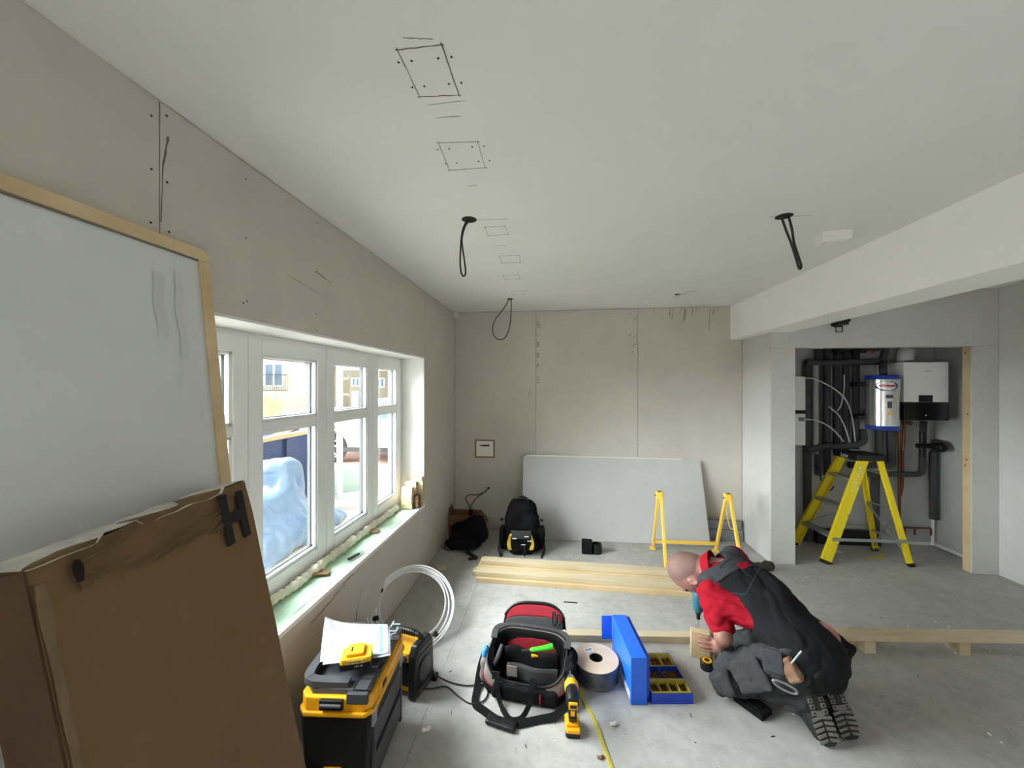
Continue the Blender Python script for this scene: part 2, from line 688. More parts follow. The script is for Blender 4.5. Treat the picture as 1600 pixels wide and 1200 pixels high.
mb = MB()
mb.box(1.89 + TB, 2.0, 3.66 + TB, 4.19 + TB, -.2, HC + .1)
mb.box(1.89 + TB, 2.095 - TB, 3.66 + TB, 3.76, 0, HC)
wall_side = structure(mb.build('wall_side', m_block))
sheets(wall_side, [(3.66 + TB, 4.19, 0, HC)], m_board_g, 'x', 1.89, -1)
sheets(wall_side, [(1.89, 2.095, 0, 1.915)], m_board_g, 'y', 3.66, -1)
mb = MB()
mb.box(2.095 - TB, 2.095, 3.66 + TB, 3.76, 0, 1.915)
mb.build('plasterboard', m_board_g, wall_side, bevel=.001)

mb = MB()
mb.box(1.89 + TB, XR + .04, 3.66 + TB, 3.76, 1.915 + TB, HC + .1)
mb.box(3.502, XR + .04, 3.66 + TB, 3.735, 0, 1.93)
wall_cupboard = structure(mb.build('wall_cupboard', m_block))
sheets(wall_cupboard, [(1.89, XR, 1.915, HC), (3.470, XR, 0, 1.915)], m_board_g, 'y', 3.66, -1)
mb = MB()
mb.box(2.095, 3.468, 3.66 + TB, 3.76, 1.915, 1.915 + TB)
mb.build('plasterboard', m_board_g, wall_cupboard, bevel=.001)
mb = MB()
mb.box(3.470, 3.501, 3.673, 3.735, 0, 1.914)
stud = mb.build('timber_stud', m_pine, wall_cupboard, bevel=.003)
mb = MB()
for x, z in ((3.70, .95), (3.712, .9), (3.71, 1.86), (3.69, 1.34)):
    mb.lathe([(.0001, 0), (.007, 0), (.007, .002), (.0001, .002)], 10, Matrix.Translation((3.4705, x, z)) @ Matrix.Rotation(R(-90), 4, 'Y'), sx=1.3, sy=.8)
o = mb.build('wood_knots', m_knot, wall_cupboard)
o['kind'] = 'stuff'

mb = MB()
mb.box(2.0, 2.008, 3.76, 4.26, 0, HC)
mb.box(2.0, 3.72, 4.26, 4.36, -.2, HC + .1)
mb.box(3.71, 3.80, 3.76, 4.36, -.2, HC + .1)
wall_recess = structure(mb.build('wall_recess', mat('white mist coat', (182, 182, 180), .8, var=.08, vscale=5)))
mb = MB()
mb.bar((3.705, 3.765, .02), (3.705, 4.255, .02), .012, .03)
mb.bar((3.42, 4.252, .02), (3.705, 4.252, .02), .012, .03)
mb.build('pipe_boxing', m_white, wall_recess, bevel=.002)

mb = MB()
mb.box(XR, XR + .12, YB - .1, 3.66, -.2, HC + .1)
wall_right = structure(mb.build('wall_right', m_board_g))

mb = MB()
mb.box(-1.46, XR + .12, YB - .1, YB, -.2, HC + .1)
wall_back = structure(mb.build('wall_back', m_board_g))

mb = MB()
mb.box(-1.46, XR + .12, YB - .1, 4.36, -.2, -.02)
floor = structure(mb.build('floor', m_joint))
for x0, x1, y0, y1 in ((-1.13, -.63, YB, .3), (-1.13, -.63, .3, 2.70), (-1.13, -.63, 2.70, 4.19), (-.63, 1.89, YB, 2.72), (-.63, 1.89, 2.72, 4.19), (1.89, 3.71, YB, 1.2), (1.89, 3.71, 1.2, 3.67), (2.0, 3.71, 3.67, 4.26)):
    mb = MB()
    g = .0012 if x1 < -.5 else .0004
    mb.box(x0 + g, x1 - (.0014 if x1 < -.5 else .0002), y0 + .0004, y1 - .0004, -.02, 0)
    mb.build('floor_board', m_floor, floor)

mb = MB()
mb.box(-1.46, XR + .12, YB - .1, 4.36, HC, HC + .1)
ceiling = structure(mb.build('ceiling', m_skim))

mb = MB()
mb.box(1.775, 2.06, YB, 4.19, 2.055, HC)
beam = structure(mb.build('beam', mat('brilliant white beam boarding', (244, 243, 239), .6, var=.02, vscale=4), bevel=.003))

# pencil squares and screw holes on the ceiling
mb = MB()
rnd = random.Random(3)
zc = HC - .0006


def stroke(p, q, w, wob=.0011, axis='z', at=zc, mbx=None):
    n = 7
    pts = []
    for i in range(n + 1):
        t = i / n
        u = p[0] + (q[0] - p[0]) * t + rnd.uniform(-wob, wob) * (0 < i < n)
        v = p[1] + (q[1] - p[1]) * t + rnd.uniform(-wob, wob) * (0 < i < n)
        pts.append((u, v, at) if axis == 'z' else ((at, u, v) if axis == 'x' else (u, at, v)))
    nrm = {'z': (0, 0, 1), 'x': (1, 0, 0), 'y': (0, 1, 0)}[axis]
    ws = [w * rnd.uniform(.5, 1.3) for _ in pts]
    (mbx or mb).ribbon(pts, ws, .0008, nrm)


sq = [((-.386, .898), (-.275, .897), (-.274, 1.057), (-.387, 1.051)), ((-.396, 1.257), (-.264, 1.266), (-.267, 1.421), (-.406, 1.423)),
      ((-.368, 1.954), (-.264, 1.951), (-.261, 2.06), (-.371, 2.065)), ((-.357, 2.398), (-.235, 2.401), (-.24, 2.538), (-.365, 2.537)),
      ((-.395, 2.817), (-.281, 2.814), (-.278, 2.934), (-.392, 2.938)), ((-.39, 3.30), (-.28, 3.30), (-.28, 3.43), (-.39, 3.43))]
mh = MB()
for i, q in enumerate(sq):
    w = (.0022, .0016, .0018, .0018, .0016, .001)[i]
    for k in range(4):
        a, c = Vector(q[k]), Vector(q[(k + 1) % 4])
        e = (c - a).normalized() * .006
        stroke(a - e, c + e, w * (1.4 if (i == 0 and k == 1) else 1))
    if i < 5:
        x0, x1, y0, y1 = q[0][0], q[1][0], q[0][1], q[2][1]
        for fy in (.22, .74):
            for fx in (-.11, .2, .82, 1.13):
                yy = y0 + (y1 - y0) * fy
                xx = x0 + (x1 - x0) * fx + (.004 if fy > .5 else 0)
                mh.lathe([(.0001, 0), (.0032 if i < 2 else .0022, 0), (.0032 if i < 2 else .0022, .0008), (.0001, .0008)], 10, Matrix.Translation((xx, yy, HC - .0008)))
for p, q, w in (((-.36, .868), (-.29, .88), .0014), ((-.372, 1.085), (-.26, 1.08), .0008), ((-.365, 1.14), (-.29, 1.14), .0014), ((-.358, 1.542), (-.325, 1.542), .0014), ((-.40, 1.862), (-.24, 1.872), .001), ((-.36, 2.22), (-.29, 2.22), .001), ((1.02, 1.99), (1.22, 2.0), .001), ((1.07, 3.70), (1.19, 3.45), .006)):
    stroke(p, q, w)
o = mb.build('pencil_marks', m_pencil, ceiling)
o['kind'] = 'stuff'
o = mh.build('screw_holes', m_screw, ceiling)
o['kind'] = 'stuff'

# scuffs, pencil lines and screw heads on the walls
mb = MB()
for y0, z0, y1, z1, w in ((1.0, 2.31, .985, 2.22, .006), (.985, 2.22, .98, 2.05, .003), (1.69, 2.12, 1.82, 2.10, .004), (1.5, 2.05, 1.72, 2.02, .0015)):
    stroke((y0, z0), (y1, z1), w, axis='x', at=-1.1298)
for i, (y0, z0) in enumerate([(1.66, .50), (1.75, .505), (1.84, .515), (1.93, .525)]):
    stroke((y0, z0 - .02 + .006 * i), (y0 + .10, z0 + .006 * i - .012), .005, axis='x', at=-1.1298)
stroke((2.07, .30), (2.045, .205), .008, axis='x', at=-1.1298)
stroke((2.07, .30), (2.12, .40), .003, axis='x', at=-1.1298)
for x, z0, z1, w in ((1.02, 2.385, 2.35, .004), (1.185, 2.385, 2.30, .006), (1.215, 2.385, 2.28, .007), (1.29, 2.385, 2.33, .004), (1.33, 2.385, 2.25, .008), (1.345, 2.37, 2.26, .005), (1.41, 2.385, 2.31, .006), (1.45, 2.385, 2.33, .004), (1.62, 2.385, 2.32, .006), (1.58, 2.385, 2.15, .005), (1.66, 2.385, 2.34, .004), (-.285, 1.56, 1.46, .005)):
    stroke((x, z0), (x - .018, z1), w, axis='y', at=4.1898)
for x, z in ((.75, 2.1), (.81, 2.09), (.80, 2.27), (.80, 2.0), (.78, 1.92)):
    stroke((x, z), (x + .03, z + .03), .005, axis='y', at=4.1898)
o = mb.build('wall_scuffs', m_brown, wall_far)
o['kind'] = 'stuff'
mh = MB()


def dot(p, ax, r=.0035):
    Mx = {'x': Matrix.Rotation(R(90), 4, 'Y'), 'y': Matrix.Rotation(R(90), 4, 'X'), '-y': Matrix.Rotation(R(90), 4, 'X')}[ax]
    mh.lathe([(.0001, -.0006), (r, -.0006), (r, .0006), (.0001, .0006)], 8, Matrix.Translation(p) @ Mx)


for y in (.955, 1.0):
    for z in (2.34, 2.2, 2.03, 1.9):
        dot((-1.1298, y + rnd.uniform(-.005, .005), z + rnd.uniform(-.03, .03)), 'x')
for y in (1.28, 1.7, 2.12, 2.54, 2.96, 3.38, 3.8):
    for z in (2.36, 2.12, 1.92, 1.87):
        dot((-1.1298, y + rnd.uniform(-.01, .01), z + rnd.uniform(-.03, .03)), 'x', .003)
for x in (-1.1, -.25, -.205, .83, .87):
    for k in range(9):
        dot((x, 4.1898, 2.3 - k * .27 + rnd.uniform(-.02, .02)), 'y', .003)
for z in [k * .23 + .08 for k in range(8)]:
    for x in (1.915, 2.07):
        dot((x, 3.6598, z + rnd.uniform(-.02, .02)), 'y', .003)
    dot((3.50, 3.6598, z), 'y', .003)
    dot((1.8898, 3.72, z + .04), 'x', .003)
for k in range(7):
    dot((2.0 + k * .24, 3.6598, 1.95 + rnd.uniform(-.01, .01)), 'y', .003)
o = mh.build('screw_heads', m_screw, wall_far)
o['kind'] = 'stuff'
# printed batch code running down the joint of the far wall (too faint to read letter by letter)
for body, z in (('DET', 2.245), ('L', 2.135), ('888', 2.03), ('888', 1.915), ('83', 1.80), ('1213', 1.645)):
    text_part('printed_code', body, .042, frame((-.205, 4.1892, z), (0, 0, -1), (1, 0, 0)), m_brown, wall_far, .0003)
# small white plaster dabs down the far wall
mb = MB()
for z in (1.651, 1.439, 1.256):
    mb.lathe([(.0001, 0), (.004, 0), (.003, .002), (.0001, .002)], 8, Matrix.Translation((-.777, 4.1898, z)) @ Matrix.Rotation(R(90), 4, 'X'))
o = mb.build('filler_dabs', m_white, wall_far)
o['kind'] = 'stuff'

# ---------------------------------------------------------------- window
XF = -1.33
mb = MB()
d0, d1 = XF - .065, XF - .006
for y0, y1, z0, z1 in ((WY0, WY0 + .03, WZ0 + .02, WZ1), (WY1 - .035, WY1 - .012, WZ0 + .02, WZ1), (WY0, WY1 - .012, WZ1 - .028, WZ1), (WY0, WY1 - .012, WZ0 + .005, WZ0 + .05)):
    mb.box(d0, d1, y0, y1, z0, z1)
lights = [(.985, 1.523), (1.527, 2.092), (2.097, 2.662), (2.667, 3.170)]
for y in (1.525, 2.0945, 2.6645):
    mb.box(d0, d1 - .004, y - .012, y + .012, WZ0 + .02, WZ1 - .01)
window = structure(mb.build('window_1', m_upvc, bevel=.003))
for i, (y0, y1) in enumerate(lights):
    sw = .078
    zb, zt = WZ0 + .035, WZ1 - .020
    tz = 1.392
    mb = MB()
    x0, x1 = XF - .055, XF
    mb.box(x0, x1, y0, y0 + sw, zb, zt)
    mb.box(x0, x1, y1 - sw, y1, zb, zt)
    mb.box(x0, x1, y0 + sw, y1 - sw, zt - .072, zt)
    mb.box(x0, x1, y0 + sw, y1 - sw, zb, zb + .078)
    mb.box(x0, x1, y0 + sw, y1 - sw, tz - .022, tz + .022)
    sash = mb.build('sash', m_upvc, window, bevel=.004)
    for z0, z1 in ((tz + .022, zt - .072), (zb + .078, tz - .022)):
        ya, yb = y0 + sw, y1 - sw
        pm = MB().box(XF - .034, XF - .030, ya - .004, yb + .004, z0 - .004, z1 + .004)
        pm.build('pane', m_glass, sash)
        fm = MB()
        for a, c, e, g in ((ya, ya + .014, z0, z1), (yb - .014, yb, z0, z1), (ya, yb, z0, z0 + .014), (ya, yb, z1 - .014, z1)):
            fm.box(XF - .024, XF - .008, a, c, e, g)
        fm.build('glazing_bead', m_upvc, sash, bevel=.003)
        sm = MB()
        for a, c, e, g in ((ya + .006, ya + .016, z0, z1), (yb - .020, yb - .006, z0, z1), (ya, yb, z0 + .006, z0 + .018), (ya, yb, z1 - .016, z1 - .006)):
            sm.box(XF - .052, XF - .036, a, c, e, g)
        sm.build('spacer_bar', m_seal, sash)

# expanding foam squeezed along the foot of the window
sd = SDF((-1.36, 1.0, .53), (-1.22, 3.2, .70), .006)
rr = random.Random(11)
y = 1.03
while y < 3.02:
    big = y < 1.62
    r_ = rr.uniform(.024, .034) if not big else rr.uniform(.032, .046)
    sd.ell((-1.302 + rr.uniform(-.006, .01), y, .572 + r_ * .5), (r_ * .8, r_ * .92, r_ * .95), k=.003)
    y += r_ * 1.45
foam = obj('foam_bead', sd.mesh('foam_bead', folds(.004, 40, ridged=False), 1), m_foam, window)

# ---------------------------------------------------------------- outside
GZ = -.15
m_ground = mat('pale dusty ground', (206, 201, 193), .9, var=.18, vscale=1.2, bump=.2, bscale=20, col2=(196, 191, 184))
m_ply = mat('weathered plywood', (226, 216, 196), .8, var=.12, vscale=6, stretch=(1, 6, 6), col2=(206, 194, 170))
m_tarp = mat('blue polythene', (98, 118, 140), .28, var=.15, vscale=5, spec=.6, col2=(72, 94, 120))
m_skip = mat('navy skip steel', (44, 58, 92), .6, var=.15, vscale=6)
m_render = mat('cream render', (192, 184, 166), .9, var=.05, vscale=2)
m_tan = mat('tan render', (150, 138, 118), .9, var=.06, vscale=2)
m_slate = mat('grey slate', (92, 98, 110), .7, var=.2, vscale=3)
m_fence = mat('new larch', (176, 156, 118), .75, var=.12, vscale=4)
m_sky_glass = mat('dark house glass', (96, 118, 140), .1, spec=.8)
m_car = mat('white car paint', (190, 193, 197), .25, spec=.5, coat=.5)
m_tyre = mat('tyre rubber', (28, 28, 30), .8)
m_alloy = mat('alloy', (205, 208, 212), .35, metal=.4)
m_scrap = mat('weathered white board', (150, 146, 138), .8)
m_brickpave = mat('red block paving', (170, 128, 112), .9, var=.2, vscale=3)

mb = MB()
mb.box(-60, -1.46, -20, 60, GZ - .1, GZ)
ground = structure(mb.build('ground', m_ground))
mb = MB()
mb.box(-9, -1.5, 6.4, 16, GZ, GZ + .006)
mb.build('block_paving', m_brickpave, ground)

for q, rz, hs, lab in (((-2.25, 2.62, GZ + .012), .15, .62, 'pale plywood sheet lying on the ground nearest the window'), ((-2.55, 3.45, GZ + .031), .42, .55, 'pale plywood sheet lying half under the blue tarpaulin'), ((-2.30, 4.62, GZ + .0505), .2, .34, 'plywood sheet lying in front of the loose white door')):
    o = MB().box(-.55, .55, -hs, hs, -.009, .009).build('plywood_sheet', m_ply, bevel=.002, loc=q)
    o.rotation_euler = (0, 0, rz)
    tag(o, lab, 'board')

# tarpaulin over a pile
sd = SDF((-3.75, 2.2, GZ - .02), (-2.4, 4.95, .95), .02)
sd.rbox((-3.15, 3.75, .15), (.26, .42, .30), .1, k=.1)
sd.rbox((-3.12, 4.02, .35), (.2, .18, .40), .1, k=.15)
sd.rbox((-3.18, 3.1, .08), (.3, .6, .26), .12, k=.15)
sd.ell((-2.95, 3.65, .0), (.34, .8, .28), k=.12)
sd.ell((-2.78, 4.35, GZ + .03), (.18, .42, .16), k=.08)
sd.ell((-2.75, 3.1, GZ + .03), (.22, .5, .12), k=.08)
sd.F[sd.sub((-9, -9, -9), (9, 9, GZ + .05))[0]] = .2
tp = obj('tarpaulin', sd.mesh('tarpaulin', folds(.045, 3.4, (1, 1, .8), 2.0), 2), m_tarp)
tag(tp, 'pale blue plastic tarpaulin draped over a pile outside the window', 'tarpaulin')

# skip with rubbish
t = thing('skip', 'navy steel skip full of timber scraps outside the window', 'skip', (-4.55, 4.5, GZ))
mb = MB()
L_, W_, H_ = 1.75, .72, 1.02
prof = [(-L_ + .45, 0), (L_ - .45, 0), (L_, H_), (-L_, H_)]
Mx = Matrix.Rotation(R(90), 4, 'Z') @ Matrix.Rotation(R(90), 4, 'X')
mb.prism(prof, -W_, W_, Mx)
mb.build('body', m_skip, t, bevel=.02)
mb = MB()
for sx in (-1, 1):
    mb.box(sx * W_ - .04, sx * W_ + .04, -L_, L_, H_ - .03, H_ + .03)
    mb.box(-W_, W_, sx * L_ - .04, sx * L_ + .04, H_ - .03, H_ + .03)
mb.build('rim', m_fence, t, bevel=.01)
mb = MB()
for k in range(5):
    mb.bar((W_ + .02, -1.1 + k * .55, .15), (W_ + .02, -1.1 + k * .55, H_ - .05), .07, .05, (1, 0, 0))
mb.build('side_rib', m_skip, t)['kind'] = 'stuff'
rr = random.Random(5)
for k in range(16):
    a = Vector((rr.uniform(-.5, .6), rr.uniform(-1.4, 1.4), H_ + rr.uniform(.0, .12)))
    dr = Vector((rr.uniform(-.4, .4), rr.uniform(-1, 1), rr.uniform(-.12, .12))).normalized() * rr.uniform(.3, .6)
    o = MB().bar(a - dr, a + dr, rr.uniform(.06, .2), .03).build('timber_scrap', [m_scrap, m_brown, m_fence][k % 3], t, bevel=.004)

# loose white door leaves outside
def leaf(name, lab, p0, p1, h, handle=None):
    d = Vector(p1) - Vector(p0)
    w = d.length
    t = thing(name, lab, 'door', (p0[0], p0[1], GZ + (.022 if handle else 0)), math.atan2(d.y, d.x))
    mb = MB()
    s = .085
    z0, zm = .01, h * .64
    for x0, x1, za, zb in ((0, s, z0, h), (w - s, w, z0, h), (s, w - s, z0, .11), (s, w - s, h - .1, h), (s, w - s, zm - .03, zm + .03)):
        mb.box(x0, x1, -.035, .035, za, zb)
    mb.build('door_frame', m_upvc, t, bevel=.006)
    for za, zb in ((.11, zm - .03), (zm + .03, h - .1)):
        MB().box(s, w - s, -.004, .004, za, zb).build('pane', m_glass, t)
    mb = MB()
    mb.box(w, w + .008, -.02, .02, z0, h)
    mb.build('edge_seal', m_seal, t)
    if handle:
        mb = MB()
        mb.box(handle - .02, handle + .02, -.045, -.035, 1.58, 1.80)
        mb.bar((handle, -.05, 1.73), (handle + .0, -.085, 1.73), .02, .02)
        mb.bar((handle, -.085, 1.73), (handle, -.085, 1.60), .02, .02, (1, 0, 0))
        mb.build('handle', m_steel, t, bevel=.003)
    return t


leaf('door_leaf', 'white glazed door leaf standing on the paving in front of the car', (-3.27, 5.40), (-2.57, 5.85), 2.07)
leaf('door_leaf', 'white glazed door leaf with a lever handle, partly hidden by the pine edged sheet', (-2.62, 1.98), (-2.06, 2.36), 2.1, .30)
o = MB().box(-.42, .42, -.18, .18, 0, .07).build('concrete_step', m_ground, loc=(-2.80, 5.30, GZ), bevel=.008)
o.rotation_euler = (0, 0, .57)
tag(o, 'grey concrete step lying before the loose white door', 'step')
o = MB().box(-.45, .45, -.025, .025, 0, .36).build('insulation_board', mat('pale green foam board', (206, 220, 208), .7), loc=(-3.25, 6.05, GZ))
o.rotation_euler = (0, 0, .57)
tag(o, 'pale green insulation board seen through the loose white door', 'board')

# car
t = thing('car', 'white parked car with five spoke alloy wheels outside', 'car', (-3.72, 9.0, GZ), 0)
prof = [(-2.2, .28), (-2.22, .62), (-2.12, .82), (-1.1, 1.0), (-.35, 1.42), (.2, 1.50), (1.1, 1.46), (1.75, 1.12), (2.12, 1.02), (2.18, .6), (2.12, .3)]
Mx = Matrix.Rotation(R(90), 4, 'X')
mb = MB()
arch = []
for cx in (-1.34, 1.32):
    arch.append([(cx + .40 * math.cos(a), .32 + .40 * math.sin(a)) for a in [math.pi * k / 10 for k in range(10, -1, -1)]])
low = [(-2.2, .28)] + [(-1.76, .28)] + arch[0] + [(-.94, .28), (.9, .28)] + arch[1] + [(1.74, .28)]
mb.prism(low + [(2.12, .3), (2.18, .6), (2.12, 1.02), (1.75, 1.12), (1.1, 1.46), (.2, 1.50), (-.35, 1.42), (-1.1, 1.0), (-2.12, .82), (-2.22, .62)], -.88, .88, Mx)
mb.build('body', m_car, t, bevel=.05, segs=3)
for p in ([(-.9, 1.02), (-.3, 1.36), (.22, 1.42), (.22, 1.02)], [(.3, 1.02), (.3, 1.42), (1.0, 1.38), (1.5, 1.08), (1.4, 1.02)]):
    MB().prism(p, .882, .89, Mx).build('side_window', m_sky_glass, t)
MB().box(-2.1, 2.1, -.9, -.86, .26, .36).build('sill_trim', m_tyre, t)
for cx in (-1.34, 1.32):
    wt = MB()
    MR = Matrix.Translation((cx, -.80, .32)) @ Matrix.Rotation(R(90), 4, 'X')
    wt.lathe([(.21, -.1), (.30, -.1), (.325, -.06), (.325, .06), (.30, .1), (.225, .1), (.225, .02)], 32, MR)
    wh = wt.build('wheel', m_tyre, t, smooth=True)
    rm = MB()
    rm.lathe([(.2, -.02), (.2, .02), (.02, .02)], 24, MR)
    rm.build('disc', m_seal, wh)
    rm = MB()
    rm.tube([MR @ Vector((.215 * math.cos(a), .215 * math.sin(a), .085)) for a in [2 * math.pi * k / 28 for k in range(28)]], .014, 6, closed=True)
    for k in range(5):
        a = 2 * math.pi * k / 5 + .3
        for da in (-.2, .2):
            rm.bar(MR @ Vector((.05 * math.cos(a), .05 * math.sin(a), .085)), MR @ Vector((.21 * math.cos(a + da), .21 * math.sin(a + da), .085)), .022, .03)
    rm.cyl(MR @ Vector((0, 0, .04)), MR @ Vector((0, 0, .1)), .05, 12)
    rm.build('rim', m_alloy, wh)

# houses beyond
t = thing('house', 'cream rendered house with slate roof and juliet balcony beyond the skip', 'house', (-19.5, 25.9, GZ), R(36.9))
S = .0467


def hx(px):
    return (px - 450) * S


def hz(py):
    return 1.58 - (py - 603) * S - GZ


Mx = Matrix.Rotation(R(90), 4, 'X')
poly = [(hx(330), 0), (hx(492), 0), (hx(492), hz(587)), (hx(481), hz(580)), (hx(474), hz(571)), (hx(466), hz(560)), (hx(455), hz(549)), (hx(430), hz(520)), (hx(400), hz(485)), (hx(330), hz(560))]
MB().prism(poly, -.0, -.3, Mx).build('gable_wall', m_render, t)
mb = MB()
pts = [(hx(x), -.05, hz(y) + .05) for x, y in ((492, 587), (481, 580), (474, 571), (466, 560), (455, 549), (430, 520))]
mb.ribbon(pts, .5, .12, (0, 0, 1))
mb.build('verge', m_white, t)
MB().box(hx(480), hx(720), 2.0, 9.0, 0, hz(566)).build('wing_wall', m_tan, t)
# slate courses on the wing roof
rf = MB()
for k in range(14):
    f0, f1 = k / 14, (k + 1) / 14
    y0, y1 = .9 + 5.5 * f0, .9 + 5.5 * f1
    z0, z1 = hz(572) + 4.2 * f0, hz(572) + 4.2 * f1
    rf.add([(hx(440), y0, z0 + .09), (hx(725), y0, z0 + .09), (hx(725), y1 + .1, z1 + .02), (hx(440), y1 + .1, z1 + .02), (hx(440), y0, z0), (hx(725), y0, z0)], [(0, 1, 2, 3), (4, 5, 1, 0)])
rf.build('slate_roof', m_slate, t)


def hwin(x0, x1, y0, y1, yy, bars):
    mb = MB()
    a, c, e, g = hx(x0), hx(x1), hz(y1), hz(y0)
    w = .1
    for q in ((a, a + w, e, g), (c - w, c, e, g), (a, c, e, e + w), (a, c, g - w, g)):
        mb.box(q[0], q[1], yy - .12, yy, q[2], q[3])
    for k in range(1, bars + 1):
        xx = a + (c - a) * k / (bars + 1)
        mb.box(xx - w * .6, xx + w * .6, yy - .12, yy, e, g)
    f = mb.build('window', m_upvc, t)
    MB().box(a + w, c - w, yy - .05, yy, e + w, g - w).build('pane', m_sky_glass, f)


hwin(419, 445, 568, 604, 0, 1)
hwin(548, 563, 588, 604, 2.0, 1)
hwin(590, 606, 588, 606, 2.0, 1)
hwin(427, 433, 618, 624, 0, 0)
mb = MB()
a, c = hx(411), hx(450)
for z in (hz(586), hz(610)):
    mb.box(a, c, -.34, -.28, z - .03, z + .03)
for k in range(15):
    x = a + (c - a) * k / 14
    mb.box(x - .012, x + .012, -.33, -.30, hz(610), hz(586))
mb.build('balcony_rail', m_seal, t)
MB().box(hx(549), hx(560), 1.9, 2.0, 0, hz(612)).build('front_door', m_upvc, t)

t = thing('fence', 'new timber fence panels below the juliet balcony', 'fence', (-14.48, 17.96, GZ), R(36.9))
k_ = .0333
mb = MB()
for i in range(9):
    mb.box(-1.35, -.02, -.03, 0, .1 + i * .125, .215 + i * .125)
mb.build('horizontal_boards', m_fence, t)['kind'] = 'stuff'
mb = MB()
for i in range(5):
    mb.box(.05 + i * .1, .143 + i * .1, -.03, 0, .1, .98)
mb.build('vertical_boards', m_fence, t)['kind'] = 'stuff'
mb = MB()
mb.box(-.03, .05, -.05, .03, 0, 1.25)
mb.build('post', m_fence, t)

# ---------------------------------------------------------------- leaning sheet and carton (near left)
m_mem = mat('white breather membrane', (208, 211, 210), .75, var=.05, vscale=2.2, bump=.25, bscale=3.5)
m_card = mat('brown carton', (118, 92, 62), .85, var=.10, vscale=4, bump=.05, bscale=120)
m_card_d = mat('worn carton edge', (124, 102, 78), .9, var=.2, vscale=14)
m_card_dk = mat('scuffed carton', (104, 80, 54), .9, var=.25, vscale=20, stretch=(1, 1, 5))
m_hole = mat('torn dark carton', (22, 15, 10), .95)
m_ink = mat('black ink', (24, 20, 18), .8)

up = Vector((-.11, 0, 1)).normalized()
M = frame((-.88, -.9, .006), (0, 1, 0), up)
Lp, Hp = 2.0, 2.0 / up.z
t = thing('framed_sheet', 'tall white sheet edged with pine battens leaning on the wall behind the carton', 'panel', (-.88, .1, 0))
IT = Matrix.Translation((.88, -.1, 0))
M = IT @ M


def wob(u, v):
    return .0016 * noise.noise(Vector((u * 7, v * 3, 0))) + .0012 * math.sin(u * 19 + v * 9) * noise.noise(Vector((u * 3, v * 3, 7)))


mb = MB()
mb.sheet(lambda u, v: M @ Vector((.01 + u * (Lp - .03), .01 + v * (Hp - .03), -.006 + wob(u, v))), 60, 60, .012)
mb.build('membrane', m_mem, t, smooth='all')
for a, c, e, g in ((0, Lp, Hp - .036, Hp), (Lp - .034, Lp, 0, Hp - .037), (0, .034, 0, Hp - .037), (.035, Lp - .035, 0, .034)):
    MB().box(a, c, e, g, -.022, .001, M).build('batten', m_pine, t, bevel=.002)
MB().box(.035, Lp - .035, Hp - .041, Hp - .0365, -.006, -.002, M).build('painted_gap_shadow', m_joint, t)  # dark strip stands in for the shadow under the top batten
mb = MB()
for x0, y0, h, w in ((1.82, 1.72, .18, .030), (1.88, 1.66, .26, .022)):
    mb.sheet(lambda u, v: M @ Vector((x0 + u * w + .004 * math.sin(v * 9), y0 + v * h, -.0035 + wob((x0 + u * w) / Lp, (y0 + v * h) / Hp))), 3, 10)
mb.build('dirt_smear', mat('grey smear', (198, 201, 200), .8), t)

n_ = Vector((.986, .167, .2)).normalized()
xa = Vector((-.167, .986, 0))
upc = n_.cross(xa).normalized()
if upc.z < 0:
    upc = -upc
M = frame((-.574, .552, .004 + .09 * .2), xa, upc)
t = thing('carton', 'tall flat brown carton marked with a black H leaning on the white sheet', 'box', (-.62, .82, 0))
M = Matrix.Translation((.62, -.82, 0)) @ M
W_, Hh, D_ = .539, 1.305, .088
mb = MB()
NU, NV = 14, 26


def cface(u, v):
    return M @ Vector((u * W_ + .002 * noise.noise(Vector((u * 3, v * 8, 2))), v * Hh + .006 * noise.noise(Vector((u * 6, v * 2, 5))) * (v > .95) - .01 * (1 - u) ** 6 * (v > .97), .004 * noise.noise(Vector((u * 2.5, v * 4, 0))) - .006 * math.exp(-((v - 1) * 20) ** 2)))


mb.sheet(cface, NU, NV, D_)
mb.build('carton_body', m_card, t, smooth=True)
MB().box(-.0045, -.0005, .002, Hh - .012, -D_ + .002, -.002, M).build('carton_end', mat('shade painted carton', (82, 60, 42), .9, var=.15, vscale=6), t)  # end panel coloured darker to paint in the shade on that face
mb = MB()
mb.sheet(lambda u, v: M @ Vector((.000 + u * .014 + .006 * noise.noise(Vector((v * 12, u, 3))), v * Hh * .97, .0045 + .002 * noise.noise(Vector((u * 3, v * 20, 0))))), 3, 40)
mb.build('worn_edge', m_card_d, t)
mb = MB()
mb.sheet(lambda u, v: M @ Vector((u * W_, Hh + .002 + .005 * noise.noise(Vector((u * 9, 0, 1))) - .014 * (1 - v) * (noise.noise(Vector((u * 5, 3, 1))) > -.1), .0 - v * D_ + .006 * noise.noise(Vector((u * 14, v * 3, 2))))), 40, 3)
mb.build('torn_wrap', mat('dusty white wrap', (214, 210, 202), .7, var=.25, vscale=14), t)
mb = MB()
rr = random.Random(9)
for k in range(26):
    u0, v0 = rr.uniform(.05, .45), rr.uniform(1.20, 1.29)
    ln, w = rr.uniform(.04, .12), rr.uniform(.002, .006)
    u0 = min(u0, .50 - ln)
    pts = [M @ Vector((u0 + ln * i / 5, v0 + .012 * i / 5 + rr.uniform(-.002, .002), .0065)) for i in range(6)]
    mb.ribbon(pts, [w * (.3 + math.sin(math.pi * (i + .3) / 5.6)) for i in range(6)], .0006, n_)
o = mb.build('brush_scuffs', m_card_dk, t)
o['kind'] = 'stuff'
mb = MB()
hp = []
